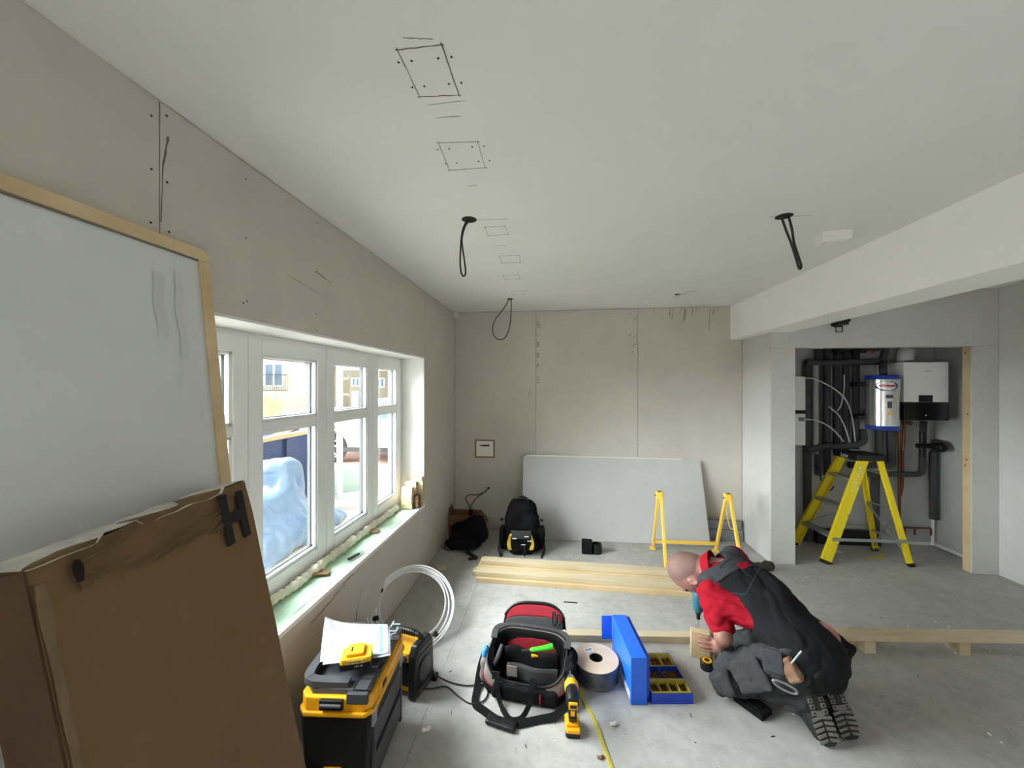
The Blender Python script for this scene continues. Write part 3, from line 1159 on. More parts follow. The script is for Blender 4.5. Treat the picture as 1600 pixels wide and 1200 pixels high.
for k in range(18):
    a = 2 * math.pi * k / 18
    r_ = 1 + .45 * noise.noise(Vector((math.cos(a) * 2, math.sin(a) * 2, 4)))
    hp.append((.062 + .009 * r_ * math.cos(a), 1.262 + .021 * r_ * math.sin(a)))
mb.prism(hp, .0055, .0075, M)
mb.build('torn_hole', m_hole, t)
mb = MB()
hp2 = [(.062 + (p[0] - .062) * 2.0 + .010 + .012 * noise.noise(Vector((p[0] * 90, p[1] * 90, 2))), 1.262 + (p[1] - 1.262) * 1.35 - .008 + .01 * noise.noise(Vector((p[0] * 90, p[1] * 90, 7)))) for p in hp]
mb.prism(hp2, .0035, .0055, M)
mb.build('torn_rim', m_card_dk, t)
mb = MB()
mb.box(.409, .437, 1.155, 1.290, .005, .0075, M)
mb.box(.474, .502, 1.153, 1.283, .005, .0075, M)
mb.box(.437, .474, 1.206, 1.236, .005, .0075, M)
mb.build('printed_letter', m_ink, t)

# ---------------------------------------------------------------- toolbox, paper, battery, radio
t = thing('toolbox', 'black toolbox with yellow lid under the papers', 'toolbox', (-.845, 1.555, 0), R(4.45))
bx, by = .135, .195
mb = MB()


def taper(mb, x0, x1, y0, y1, z0, z1, ins):
    mb.add([(x0 + ins, y0 + ins, z0), (x1 - ins, y0 + ins, z0), (x1 - ins, y1 - ins, z0), (x0 + ins, y1 - ins, z0), (x0, y0, z1), (x1, y0, z1), (x1, y1, z1), (x0, y1, z1)],
           [(0, 3, 2, 1), (4, 5, 6, 7), (0, 1, 5, 4), (1, 2, 6, 5), (2, 3, 7, 6), (3, 0, 4, 7)])


def octa(x, y, c):
    return [(-x + c, -y), (x - c, -y), (x, -y + c), (x, y - c), (x - c, y), (-x + c, y), (-x, y - c), (-x, -y + c)]


taper(mb, -bx, bx, -by, by, 0.0, .345, .014)
mb.build('body', m_black, t, bevel=.012)
mb = MB()
for z in (.05, .18):
    mb.box(bx - .012, bx + .0015, -by + .05, by - .05, z, z + .10)
mb.box(bx - .01, bx + .004, -by + .03, -by + .05, .02, .33)
mb.box(bx - .01, bx + .004, by - .05, by - .03, .02, .33)
mb.build('side_panel', m_grey_pl, t, bevel=.004)
mb = MB()
mb.prism(octa(bx + .012, by + .012, .03), .338, .356)
mb.prism(octa(bx + .004, by + .004, .028), .356, .408)
mb.build('lid', m_yel, t, bevel=.006)
mb = MB()
mb.prism(octa(bx - .012, by - .012, .03), .404, .428)
mb.box(.045, .125, -by - .006, by + .004, .385, .424)
for k in (-.11, -.04, .03, .10):
    mb.box(.05, bx + .002, k, k + .035, .424, .430)
mb.build('lid_top', m_grey_pl, t, bevel=.006)
mb = MB()
mb.box(.062, bx - .004, -by + .01, by - .012, .420, .4295)
mb.build('lid_strip', m_black, t, bevel=.003)
mb = MB()
for y0, y1 in ((-.185, -.135), (-.13, -.10), (-.095, -.078), (-.06, -.01)):
    mb.box(.07, .118, y0, y1, .4285, .4315)
o = mb.build('raised_pads', m_grey_pl, t, bevel=.002)
o['kind'] = 'stuff'
for y0, y1 in ((-by + .012, -by + .05), (by - .07, by - .03)):
    MB().box(bx - .004, bx + .008, y0, y1, .285, .358).build('corner_latch', mat('pale grey latch', (138, 144, 150), .4), t, bevel=.006)
mb = MB()
mb.box(-.055, .035, -by - .0155, -by, .366, .404)
mb.build('latch', m_black, t, bevel=.004)
mb = MB()
mb.cyl((-.05, -by - .016, .386), (.03, -by - .016, .386), .007, 12)
mb.build('latch_bar', m_grey_pl, t, smooth=True)
mb = MB()
mb.box(-.05, .02, -by - .004, -by + .02, .085, .135)
mb.build('lower_latch', m_yel, t, bevel=.005)
MB().box(-.03, .0, -by - .0055, -by - .002, .104, .118).build('latch_slot', m_black, t)
mb = MB()
mb.box(bx + .003, bx + .010, -.13, .15, .362, .402)
mb.build('side_catch', m_yel, t, bevel=.004)
mb = MB()
mb.box(bx + .008, bx + .012, -.10, -.06, .37, .39)
mb.build('catch_slot', m_black, t)
# fold-down carrying handle
mb = MB()
hp_ = smoothpath([(.04, -by + .035, .436), (-.05, -by + .03, .440), (-.105, -by + .03, .445), (-.128, -by + .06, .45), (-.13, 0, .452), (-.128, by - .06, .45), (-.105, by - .03, .445), (.03, by - .035, .438)], 5)
mb.ribbon(hp_, .034, .024)
mb.build('carry_handle', m_grey_pl, t, bevel=.005)
text_part('lettering', 'DEWALT', .062, frame((.094, .08, .4305), (0, 1, 0), (-1, 0, 0)), mat('raised grey letters', (132, 138, 146), .5), t, .001, 1.25, bold=.001)

mp = thing('paper_sheet', 'printed white paper sheets with a blue margin lying on the toolbox', 'paper', (-.87, 1.575, .457), 0)
P00, P10, P11, P01 = Vector((-.941, 1.438, 0)), Vector((-.690, 1.521, 0)), Vector((-.772, 1.689, 0)), Vector((-1.079, 1.686, 0))
OO = Vector((-.87, 1.575, 0))


def pap(u, v, dz=0.0):
    p = (P00 * (1 - u) + P10 * u) * (1 - v) + (P01 * (1 - u) + P11 * u) * v - OO
    p.z = .022 + .020 * math.sin(u * 3.0 + .3) * (-.6) + .03 * (1 - u) ** 3 * v + .006 * math.sin(v * 5 + u * 4) + dz
    return p


MB().sheet(lambda u, v: pap(u, v), 18, 14, .001).build('sheet', m_paper, mp, smooth='all')
MB().sheet(lambda u, v: pap(min(1, u + .02), v, -.003) + Vector((.012, -.010, 0)), 18, 14, .001).build('under_sheet', m_paper, mp, smooth='all')
MB().sheet(lambda u, v: pap(.86 + u * .055, .06 + .88 * v, .0009), 4, 10).build('blue_margin', mat('cyan print', (96, 184, 204), .7), mp)
mb = MB()
rr = random.Random(4)
for col in range(4):
    for row in range(13):
        if rr.random() < .28:
            continue
        a, c = .09 + col * .19, .09 + col * .19 + rr.uniform(.05, .15)
        v = .1 + row * .062
        mb.sheet(lambda u, w: pap(a + (c - a) * u, v + w * .012, .0009), 4, 1)
o = mb.build('printed_lines', m_print, mp)
o['kind'] = 'stuff'


def battery(t, M=None):
    I = M or Matrix.Identity(4)
    mb = MB()
    mb.prism([(-.058, -.038), (.058, -.038), (.058, .03), (.05, .04), (-.05, .04), (-.058, .03)], 0, .028, I)
    mb.build('case', m_black, t, bevel=.004)
    mb = MB()
    mb.prism([(-.058, -.036), (-.05, -.04), (.05, -.04), (.058, -.036), (.058, .03), (.05, .04), (-.05, .04), (-.058, .03)], .024, .046, I)
    mb.build('shell', m_yel, t, bevel=.005)
    mb = MB()
    mb.box(-.038, .03, -.03, .036, .046, .060, I)
    mb.build('slide_rail', m_yel, t, bevel=.006)
    MB().box(-.020, -.014, -.012, .012, .0595, .0612, I).build('slot', m_black, t)


bt = thing('battery_pack', 'yellow and black battery pack lying on the papers on the toolbox', 'battery', (-.80, 1.465, .4625), R(20))
battery(bt)
MB().box(-.032, .036, -.0412, -.0395, .0255, .0395).build('label', mat('pale yellow label', (238, 206, 120), .5), bt)
text_part('lettering', 'DEWALT', .015, frame((.002, -.0414, .0325), (1, 0, 0), (0, 0, 1)), m_ink, bt, .0005, 1.15)
text_part('lettering', '18V XR', .010, frame((.012, -.0386, .013), (1, 0, 0), (0, 0, 1)), m_wlet, bt, .0005)

t = thing('site_radio', 'yellow and black site radio standing on the floor behind the toolbox', 'radio', (-.795, 1.955, 0), R(-14))
mb = MB()
mb.prism(octa(.085, .075, .02), .03, .225)
mb.build('body', m_yel, t, bevel=.012)
mb = MB()
mb.box(-.07, .075, -.079, -.07, .06, .18)
mb.build('front_panel', m_black, t, bevel=.006)
for sx in (-1, 1):
    mb = MB()
    fr_ = [(-.085, .0), (.085, .0), (.09, .02), (.085, .22), (.06, .265), (-.06, .265), (-.085, .22), (-.09, .02)]
    mb.prism(fr_, .075, .118, Matrix(((0, 0, sx, 0), (1, 0, 0, 0), (0, 1, 0, 0), (0, 0, 0, 1))))
    mb.build('end_guard', m_black, t, bevel=.014, segs=3)
    mb = MB()
    mb.lathe([(.05, 0), (.055, .004), (.02, .007)], 20, Matrix.Translation((sx * .118, 0, .12)) @ Matrix.Rotation(sx * R(90), 4, 'Y'))
    mb.build('speaker_grille', m_grey_pl, t)
    mb = MB()
    for z in (.03, .2, .232):
        mb.box(sx * .118 - .002, sx * .118 + .003, -.06, .06, z - .006, z + .006)
    mb.build('guard_rib', m_grey_pl, t, bevel=.002)['kind'] = 'stuff'
mb = MB()
pts = [(-.10, 0, .255), (-.07, 0, .285), (.07, 0, .285), (.10, 0, .255)]
mb.tube(smoothpath(pts, 5), .014, 10)
for k in range(9):
    mb.lathe([(.0155, -.004), (.019, 0), (.0155, .004)], 12, Matrix.Translation((-.06 + k * .015, 0, .285)) @ Matrix.Rotation(R(90), 4, 'Y'))
mb.build('carry_handle', m_black, t, smooth=True)
mb = MB()
mb.lathe([(.016, 0), (.016, .012), (.012, .014)], 16, Matrix.Translation((.05, -.08, .2)) @ Matrix.Rotation(R(90), 4, 'X'))
mb.build('knob', m_grey_pl, t)

t = thing('power_lead', 'black lead with a three pin plug lying between the radio and the tool bag', 'cable', (-.663, 2.011, 0))
mb = MB()
mb.tube(smoothpath([(-.03, -.11, .06), (-.03, -.05, .02), (-.005, -.02, .012)], 6), .0035, 8)
mb.tube(smoothpath([(.02, .005, .012), (.07, -.012, .006), (.13, -.03, .006), (.2, -.035, .006), (.27, -.02, .006), (.31, -.06, .006), (.3, -.12, .006), (.24, -.145, .006), (.17, -.11, .006), (.09, -.055, .006), (.02, -.075, .006), (-.045, -.1, .02)], 6), .0035, 8)
mb.build('lead', m_cable, t, smooth='all')
mb = MB()
mb.rbox = None
mb.box(-.025, .025, -.022, .022, .0, .024)
mb.build('plug', m_black, t, bevel=.006)
mb = MB()
for p in ((0, .012), (-.011, -.008), (.011, -.008)):
    mb.box(p[0] - .003, p[0] + .003, p[1] - .004, p[1] + .004, .024, .042)
o = mb.build('pins', m_steel, t)
o['kind'] = 'stuff'

# ---------------------------------------------------------------- coil of white pipe
nrm = Vector((.316, -.569, .759)).normalized()
u_ = nrm.cross(Vector((0, 1, 0))).normalized()
v_ = nrm.cross(u_)
t = thing('pipe_coil', 'loose coil of white plastic pipe propped up under the window', 'pipe', (-.925, 2.397, 0))
C = Vector((0, 0, .163))
m_pipe = mat('white plastic pipe', (226, 226, 228), .4)
rr = random.Random(2)
rings = []
for k in range(5):
    off = Vector((rr.uniform(-.012, .012), rr.uniform(-.014, .014), 0))
    r0 = .222 + .006 * k
    ph = rr.uniform(0, 6)
    pts = []
    for i in range(60):
        a = 2 * math.pi * i / 60
        sp = .5 + .5 * math.cos(a - 2.4)
        r_ = r0 + (.016 * (k - 2)) * sp * .9 + .003 * math.sin(2 * a + ph)
        pts.append(C + off * sp + (u_ * math.cos(a) + v_ * math.sin(a)) * r_ + nrm * (.010 * (k - 2) * (.5 + .9 * sp)))
    rings.append(pts)
    mb = MB()
    mb.tube(pts, .0055, 8, closed=True)
    mb.build('pipe_turn', m_pipe, t, smooth='all')
mb = MB()
a0 = min(rings[2], key=lambda p: p.x)
mb.tube(smoothpath([a0, a0 + Vector((-.02, -.12, .0)), Vector((-.17, -.26, .14)), Vector((-.196, -.33, .10))], 6), .0065, 8)
mb.build('pipe_end', m_pipe, t, smooth='all')
for a in (0.05, 0.79, 2.72):
    p = C + (u_ * math.cos(a) + v_ * math.sin(a)) * .234
    tg = (-u_ * math.sin(a) + v_ * math.cos(a))
    mb = MB()
    mb.bar(p - tg * .014, p + tg * .014, .036, .034, nrm)
    mb.build('tape_wrap', m_black, t, bevel=.008)

# ---------------------------------------------------------------- open tool bag
m_taupe = mat('taupe canvas', (126, 116, 112), .9, var=.12, vscale=20, bump=.3, bscale=300)
m_red = mat('red lining', (150, 26, 42), .8, var=.2, vscale=14, bump=.3, bscale=60)
m_grey_f = mat('grey fabric', (58, 57, 59), .9, var=.15, vscale=20, bump=.3, bscale=300)
m_green = mat('green plastic', (62, 190, 44), .35)
t = thing('tool_bag', 'open black and taupe tool bag with red lining beside the cordless drill', 'bag', (-.155, 2.045, 0), R(-6.5))
AX, AY = .215, .135


def ring(th, h):
    """rounded rectangle footprint of the bag at height fraction"""
    c, s_ = math.cos(th), math.sin(th)
    e = .45
    x = AX * math.copysign(abs(c) ** e, c)
    y = AY * math.copysign(abs(s_) ** e, s_)
    return x, y


def rimz(th):
    s_ = math.sin(th)
    return .158 + .045 * s_ - .040 * max(0, -s_) * math.cos(th) ** 2 * 0 - .032 * max(0, -s_) ** 3


def wall(th, v, ins=0.0):
    x, y = ring(th, v)
    z = rimz(th) * v
    b = 1 + .07 * math.sin(v * 3.0) - .05 * v + .03 * noise.noise(Vector((th * 2, v * 4, 3)))
    return Vector((x * b * (1 - ins / AX), y * b * (1 - ins / AY) + .02 * v * 0, z + .003))


def band(name, v0, v1, m, th0=0.0, th1=2 * math.pi, ins=0.0, thick=.006, nv=6):
    mb = MB()
    mb.sheet(lambda u, v: wall(th0 + (th1 - th0) * u, v0 + (v1 - v0) * v, ins), 64, nv, thick)
    return mb.build(name, m, t, smooth='all')


band('lower_body', 0.0, .52, m_blackmat)
band('upper_body', .52, 1.0, m_taupe)
band('red_piping', .50, .545, m_red, ins=-.003, nv=2)
band('lining', .1, .99, m_blackmat, ins=.012)
mb = MB()
mb.tube([wall(2 * math.pi * k / 48, 1.0) for k in range(48)], .006, 8, closed=True)
mb.build('rim_piping', m_black, t, smooth='all')
mb = MB()
mb.prism([(ring(2 * math.pi * k / 32, 0)[0] * .97, ring(2 * math.pi * k / 32, 0)[1] * .97) for k in range(32)], 0, .012)
mb.build('base', m_black, t, bevel=.003)
# hinged lid standing up at the back
LB = Vector((.005, .148, .19))


def lid(u, v, d=0.0):
    x = (u - .5) * 2
    h = .125 * (max(0.0, 1 - abs(x) ** 3.2)) ** .5
    return LB + Vector((x * .185, .02 + .035 * v * h / .1 + d, h * v + .012 * x))


mb = MB()
mb.sheet(lambda u, v: lid(u, v), 40, 8, .012)
mb.build('lid_shell', m_blackmat, t, smooth='all')
mb = MB()
mb.sheet(lambda u, v: lid(.06 + u * .88, .45 + v * .45, -.008), 30, 6, .003)
mb.build('lid_lining', m_red, t, smooth='all')
mb = MB()
mb.sheet(lambda u, v: lid(.05 + u * .9, .03 + v * .42, -.009), 30, 4, .003)
mb.build('lid_pocket', m_grey_f, t, smooth='all')
mb = MB()
mb.tube([lid(.03 + .94 * k / 30, .98, -.006) for k in range(31)], .007, 8)
mb.build('lid_binding', m_black, t, smooth='all')
for x0 in (.80, .87):
    mb = MB()
    mb.tube([lid(x0 + .025 * math.cos(a), .5 + .3 * math.sin(a), -.014) for a in [2 * math.pi * k / 16 for k in range(16)]], .003, 6, closed=True)
    mb.build('lid_loop', m_grey_f, t)
# stiff hinge frame at the back of the mouth
mb = MB()
mb.ribbon(smoothpath([(-.20, .05, .175), (-.185, .125, .195), (0, .14, .203), (.185, .13, .195), (.205, .05, .175)], 5), .034, .006, (0, -.5, 1))
mb.build('mouth_frame', m_grey_f, t, smooth=True)
mb = MB()
for x in (-.06, .02):
    mb.lathe([(.005, 0), (.005, .003), (.0001, .004)], 8, Matrix.Translation((x, .139, .206)))
o = mb.build('rivets', m_steel, t)
o['kind'] = 'stuff'
# inside pockets
MB().sheet(lambda u, v: (-.13 + u * .30, .02 + .01 * math.sin(u * 6), .03 + v * (.125 + .01 * math.sin(u * 9))), 20, 4, .006).build('inner_pocket', m_blackmat, t, smooth='all')
MB().sheet(lambda u, v: (-.10 + u * .27, -.05 + .008 * math.sin(u * 8), .03 + v * .09), 20, 4, .006).build('inner_pocket', m_grey_f, t, smooth='all')
MB().sheet(lambda u, v: (-.17 + u * .33, .118, .06 + v * .115), 16, 4, .004).build('lining', m_red, t, smooth='all')
MB().box(-.10, -.045, -.06, -.055, .06, .115).build('grey_tab', m_taupe, t, bevel=.002)
# side pockets
sd = SDF((.18, -.14, -.01), (.30, .16, .20), .008)
sd.rbox((.225, .01, .085), (.03, .1, .08), .025)
obj('side_pocket', sd.mesh('side_pocket', folds(.012, 14, seed=1), 1), m_blackmat, t)
sd = SDF((-.30, -.12, -.01), (-.17, .16, .20), .008)
sd.rbox((-.222, .0, .07), (.022, .08, .065), .02)
obj('side_pocket', sd.mesh('side_pocket', folds(.008, 14, seed=2), 1), m_taupe, t)
sd = SDF((-.30, -.10, .10), (-.17, .06, .22), .006)
sd.ell((-.226, -.03, .14), (.018, .03, .04))
obj('blue_cloth', sd.mesh('blue_cloth', folds(.006, 30), 1), mat('blue cloth', (50, 140, 220), .7), t)
# front zip pocket
sd = SDF((-.2, -.2, -.01), (.22, -.1, .13), .007)
sd.rbox((.01, -.138, .044), (.165, .02, .036), .016)
obj('front_pocket', sd.mesh('front_pocket', folds(.008, 16, seed=5), 1), m_blackmat, t)
MB().box(.09, .096, -.166, -.160, .03, .075).build('zip_pull', m_red, t, bevel=.001)
# two carrying straps hanging down in front
mb = MB()
mb.ribbon(smoothpath([(-.135, -.135, .125), (-.125, -.158, .09), (-.115, -.172, .045), (-.09, -.20, .012), (-.045, -.245, .006), (-.012, -.250, .006), (.02, -.225, .008), (.045, -.185, .04), (.055, -.165, .09), (.058, -.140, .128)], 6), .024, .003, [Vector((0, -1, .15))] * 19 + [Vector((0, -.5, 1))] * 18 + [Vector((0, -1, .15))] * 18)
mb.build('carry_strap', m_blackmat, t, smooth=True)
for x in (-.135, .058):
    MB().box(x - .02, x + .02, -.15, -.143, .10, .14).build('strap_patch', m_black, t, bevel=.002)
# long shoulder strap lying on the floor
mb = MB()
sp = smoothpath([(-.235, .03, .13), (-.25, -.03, .07), (-.245, -.11, .012), (-.225, -.20, .006), (-.17, -.235, .008), (-.07, -.285, .014), (.0, -.275, .012), (.10, -.225, .010), (.18, -.19, .02), (.235, -.12, .05), (.24, -.02, .10)], 6)
mb.ribbon(sp, .036, .003, (0, -.35, 1))
mb.build('shoulder_strap', m_blackmat, t, smooth=True)
sd = SDF((-.2, -.34, -.012), (.06, -.20, .05), .005)
ax = Vector((.9, -.12, 0)).normalized()
sd.rbox((-.07, -.285, .012), (.075, .028, .011), .01, (ax, Vector((-ax.y, ax.x, 0)), (0, 0, 1)))
obj('shoulder_pad', sd.mesh('shoulder_pad', folds(.002, 20), 1), m_black, t)
k_ = thing('jab_saw', 'green handled jab saw lying across the open tool bag', 'saw', (-.11, 2.075, .155), R(8))
mb = MB()
mb.tube([(-.035, 0, 0), (-.025, 0, 0), (.03, 0, .006), (.085, 0, .014), (.092, 0, .016)], [.006, .011, .013, .018, .016], 12)
mb.build('handle', m_green, k_, smooth=True)
MB().box(-.08, -.03, -.001, .001, -.006, .003).build('blade', m_steel, k_)
o = MB().bar((-.02, .0, 0), (.05, .012, .0), .016, .012).build('marker_pen', m_yel, loc=(-.115, 2.055, .135), bevel=.004)
tag(o, 'short yellow marker lying in the tool bag behind the pocket', 'pen')
mb = MB()
mb.tube([(-.02, -.05, -.02), (0, 0, 0), (.01, .05, .02)], [.012, .014, .01], 10)
o = mb.build('pliers_handle', m_grey_pl, loc=(-.31, 2.05, .13), smooth=True)
tag(o, 'dark tool grips poking out of the left end of the tool bag', 'tool')

# ---------------------------------------------------------------- cordless drill
t = thing('cordless_drill', 'yellow and black cordless drill standing on its battery beside the tool bag', 'drill', (.071, 1.785, 0), R(2))
battery(t, Matrix.Scale(.82, 4) @ Matrix.Rotation(R(90), 4, 'Z'))
mb = MB()
mb.prism([(-.02, .05), (.035, .05), (.03, .075), (.012, .13), (-.022, .13), (-.03, .075)], -.018, .018, Matrix(((0, 0, 1, 0), (1, 0, 0, 0), (0, 1, 0, 0), (0, 0, 0, 1))))
mb.build('grip', m_black, t, bevel=.008, segs=3)
MY = Matrix.Rotation(R(-90), 4, 'X')
mb = MB()
mb.lathe([(.02, -.055), (.028, -.05), (.031, -.03), (.031, .02), (.029, .03)], 20, Matrix.Translation((0, 0, .158)) @ MY, sy=1.1)
mb.build('motor_housing', m_black, t, smooth=True)
mb = MB()
mb.lathe([(.030, .03), (.033, .034), (.033, .062), (.026, .075)], 20, Matrix.Translation((0, 0, .158)) @ MY, sy=1.05)
mb.build('gearbox', m_yel, t, smooth=True)
mb = MB()
mb.lathe([(.022, .074), (.022, .095), (.016, .112), (.008, .118)], 18, Matrix.Translation((0, 0, .158)) @ MY)
mb.build('chuck', m_steel, t, smooth=True)
mb = MB()
mb.lathe([(.003, .116), (.003, .15), (.001, .152)], 8, Matrix.Translation((0, 0, .158)) @ MY)
mb.build('bit', m_steel, t)
mb = MB()
mb.box(-.02, .02, -.064, -.050, .142, .172)
mb.build('badge', m_yel, t, bevel=.005)
MB().box(-.015, .015, -.0655, -.063, .150, .164).build('badge_face', m_black, t, bevel=.001)
MB().box(-.009, .009, -.03, -.018, .085, .12).build('grip_inlay', m_yel, t, bevel=.002)

mb = MB()
mb.ribbon(smoothpath([(.128, 2.03, .006), (.128, 1.97, .006), (.162, 1.885, .005), (.186, 1.80, .008), (.204, 1.715, .006), (.224, 1.625, .005), (.24, 1.50, .005), (.25, 1.35, .005)], 7), .016, .0025, (.25, 0, 1))
o = mb.build('yellow_tape', mat('yellow strap', (206, 192, 62), .5, var=.15, vscale=30), smooth=True)
tag(o, 'narrow yellow tape running along the floor from the drill towards the viewer', 'tape')

# ---------------------------------------------------------------- cable drum
t = thing('cable_drum', 'drum of grey cable with a cardboard top beside the blue case', 'cable reel', (.212, 2.125, 0))
m_kraft = mat('kraft board', (190, 170, 148), .85, var=.06, vscale=12)
m_gcab = mat('wrapped dark cable', (40, 42, 48), .25, spec=.6, var=.25, vscale=12, col2=(92, 96, 106))
prof = []
for k in range(9):
    z = .006 + k * .0105
    for j in range(5):
        a = math.pi * j / 5
        prof.append((.1125 + .0060 * math.sin(a), z + .0105 * j / 5))
mb = MB()
mb.lathe([(.037, .0045)] + prof + [(.037, .1005)], 40, caps=False)
mb.build('cable_windings', m_gcab, t, smooth='all')


def annulus(z0, z1, r0, r1, name, m, par):
    vs, fs = [], []
    n = 40
    for z in (z0, z1):
        for r in (r0, r1):
            vs += [(r * math.cos(2 * math.pi * k / n), r * math.sin(2 * math.pi * k / n), z) for k in range(n)]
    for k in range(n):
        j = (k + 1) % n
        fs += [(k, j, n + j, n + k), (2 * n + k, 3 * n + k, 3 * n + j, 2 * n + j), (n + k, n + j, 3 * n + j, 3 * n + k), (k, 2 * n + k, 2 * n + j, j)]
    return MB().add(vs, fs).build(name, m, par)


annulus(.101, .105, .036, .119, 'top_flange', m_kraft, t)
annulus(0, .004, .036, .117, 'bottom_flange', m_kraft, t)
mb = MB()
vs = [(.036 * math.cos(2 * math.pi * k / 28), .036 * math.sin(2 * math.pi * k / 28), z) for z in (.002, .103) for k in range(28)]
mb.add(vs, [(k, (k + 1) % 28, 28 + (k + 1) % 28, 28 + k) for k in range(28)])
mb.build('core_tube', m_black, t, smooth='all')
lb = MB().box(-.026, .026, -.016, .016, .1051, .1056, Matrix.Translation((-.034, .058, 0)) @ Matrix.Rotation(R(24), 4, 'Z')).build('paper_label', m_paper, t)
text_part('lettering', 'E-AT', .019, Matrix.Translation((-.034, .058, .1060)) @ Matrix.Rotation(R(24), 4, 'Z'), m_ink, t, .0003, bold=.0005)

# ---------------------------------------------------------------- blue metal assortment case
m_blue = mat('blue enamel', (28, 96, 214), .4, var=.06, vscale=9, spec=.5)
m_blue_d = mat('dark blue enamel', (28, 62, 168), .45, var=.08, vscale=9)
m_tray = mat('yellow tray plastic', (204, 190, 84), .5)
m_screws = mat('brass screws', (120, 84, 40), .4, metal=.6, var=.5, vscale=60, bump=.8, bscale=140)
a_ = R(6.65)


def cw(X, Z):
    return (X * math.cos(a_) - Z * math.sin(a_), X * math.sin(a_) + Z * math.cos(a_))


px_, py_ = cw(.675, 1.90)
t = thing('parts_case', 'open blue metal parts case with trays of screws beside the cable drum', 'case', (px_, py_, 0), R(6.65))
mb = MB()
mb.box(-.086, -.006, .0, .36, 0, .234)
mb.build('lid_box', m_blue, t, bevel=.003)
mb = MB()
mb.box(-.004, .014, .02, .36, .0, .225)
mb.build('lid_flange', m_blue_d, t, bevel=.003)
MB().box(-.0875, -.0862, .015, .20, .012, .05).build('side_label', m_paper, t)
mb = MB()
mb.box(-.150, -.09, .345, .349, .10, .236)
mb.build('end_flap', m_blue, t, bevel=.001)
mb = MB()
mb.box(.018, .225, .01, .30, 0, .006)
for q in ((.018, .225, .006, .012, 0, .05), (.018, .225, .296, .30, 0, .05), (.221, .225, .01, .30, 0, .05), (.018, .022, .01, .30, 0, .05)):
    mb.box(*q)
mb.build('tray_base', m_blue_d, t, bevel=.001)
for (y0, y1, n, m) in ((.016, .102, 4, m_tray), (.106, .194, 2, m_blue_d), (.198, .292, 3, m_tray)):
    mb = MB()
    x0, x1 = .024, .219
    zt = .054 if n == 4 else .052
    for k in range(n + 1):
        x = x0 + (x1 - x0) * k / n
        mb.box(x - .0015, x + .0015, y0, y1, .006, zt)
    mb.box(x0, x1, y0, y0 + .003, .006, zt)
    mb.box(x0, x1, y1 - .003, y1, .006, zt)
    tr_ = mb.build('tray', m, t)
    for k in range(n):
        xa_, xb_ = x0 + (x1 - x0) * k / n + .002, x0 + (x1 - x0) * (k + 1) / n - .002
        MB().sheet(lambda u, v: (xa_ + (xb_ - xa_) * u, y0 + .003 + (y1 - y0 - .006) * v, .026 + .012 * noise.noise(Vector((u * 5 + k * 3, v * 6 + n, 0))) + .006 * noise.noise(Vector((u * 14, v * 16, k)))), 14, 14, .004).build('screws', m_screws, tr_)['kind'] = 'stuff'

# ---------------------------------------------------------------- timbers on the floor
def plank(name, lab, a, b_, w, h, z, group=None, m=m_pine_x, cat='timber'):
    a, b_ = Vector((a[0], a[1], 0)), Vector((b_[0], b_[1], 0))
    d = b_ - a
    mb = MB()
    mb.box(-d.length / 2, d.length / 2, -w / 2, w / 2, 0, h)
    c = (a + b_) / 2
    o = mb.build(name, m, bevel=.0025, loc=(c.x, c.y, z))
    o.rotation_euler = (0, 0, math.atan2(d.y, d.x))
    return tag(o, lab, cat, group)


plank('plank', 'front plank of the pale stack, lower layer', (-.645, 3.080), (1.24, 3.043), .095, .036, 0, None, m_pine)
plank('plank', 'back plank of the pale stack, lower layer', (-.70, 3.185), (1.2, 3.148), .095, .036, 0)
plank('plank', 'front plank of the pale stack, second layer', (-.660, 3.104), (1.26, 3.067), .088, .036, .0375)
plank('plank', 'back plank of the pale stack, second layer', (-.655, 3.203), (1.22, 3.166), .098, .036, .0375, None, m_pine)
plank('plank', 'plank lying alone on top of the pale stack', (-.640, 3.228), (1.2, 3.193), .085, .034, .0750)

dr = Vector((math.cos(R(5.3)), math.sin(R(5.3)), 0))
nn = Vector((-dr.y, dr.x, 0))
F0 = Vector((.05, 2.395, 0))


def fpt(s, o):
    p = F0 + dr * s + nn * o
    return (p.x, p.y)


plank('batten', 'long low timber lying behind the blue case and the kneeling man', fpt(-.0, .03), fpt(1.85, .03), .06, .040, 0)
plank('batten', 'timber raised on small blocks running off to the right of the man', fpt(1.10, -.022), fpt(3.1, -.022), .07, .038, .0662)
plank('batten', 'lower timber of the raised pair, ending at the first block', fpt(1.3, .042 + .04), fpt(1.90, .082), .05, .04, 0)
for s_, lab in ((1.79, 'wooden block under the raised timber, the one nearer the man'), (2.335, 'wooden block under the raised timber, the one farther from the man'), (2.95, 'wooden block under the far end of the raised timber')):
    x, y = fpt(s_, -.02)
    mb = MB().box(-.032, .032, -.045, .035, 0, .0658)
    o = mb.build('wood_block', m_pine_x, bevel=.002, loc=(x, y, 0))
    o.rotation_euler = (0, 0, R(5.3))
    tag(o, lab, 'block')
mb = MB()
mb.box(-.024, .024, -.05, .05, 0, .150)
o = mb.build('wood_block', m_pine, bevel=.002, loc=(.832, 2.357, 0))
o.rotation_euler = (0, 0, R(6.65 + 70))
tag(o, 'upright wooden block gripped by the kneeling man', 'block')
mb = MB()
mb.box(-.022, .022, -.03, .03, 0, .135)
o = mb.build('wood_block', m_pine_x, bevel=.002, loc=(.884, 2.362, 0))
o.rotation_euler = (0, 0, R(6.65 - 12))
tag(o, 'second upright block just right of the drilled one, under his fingers', 'block')

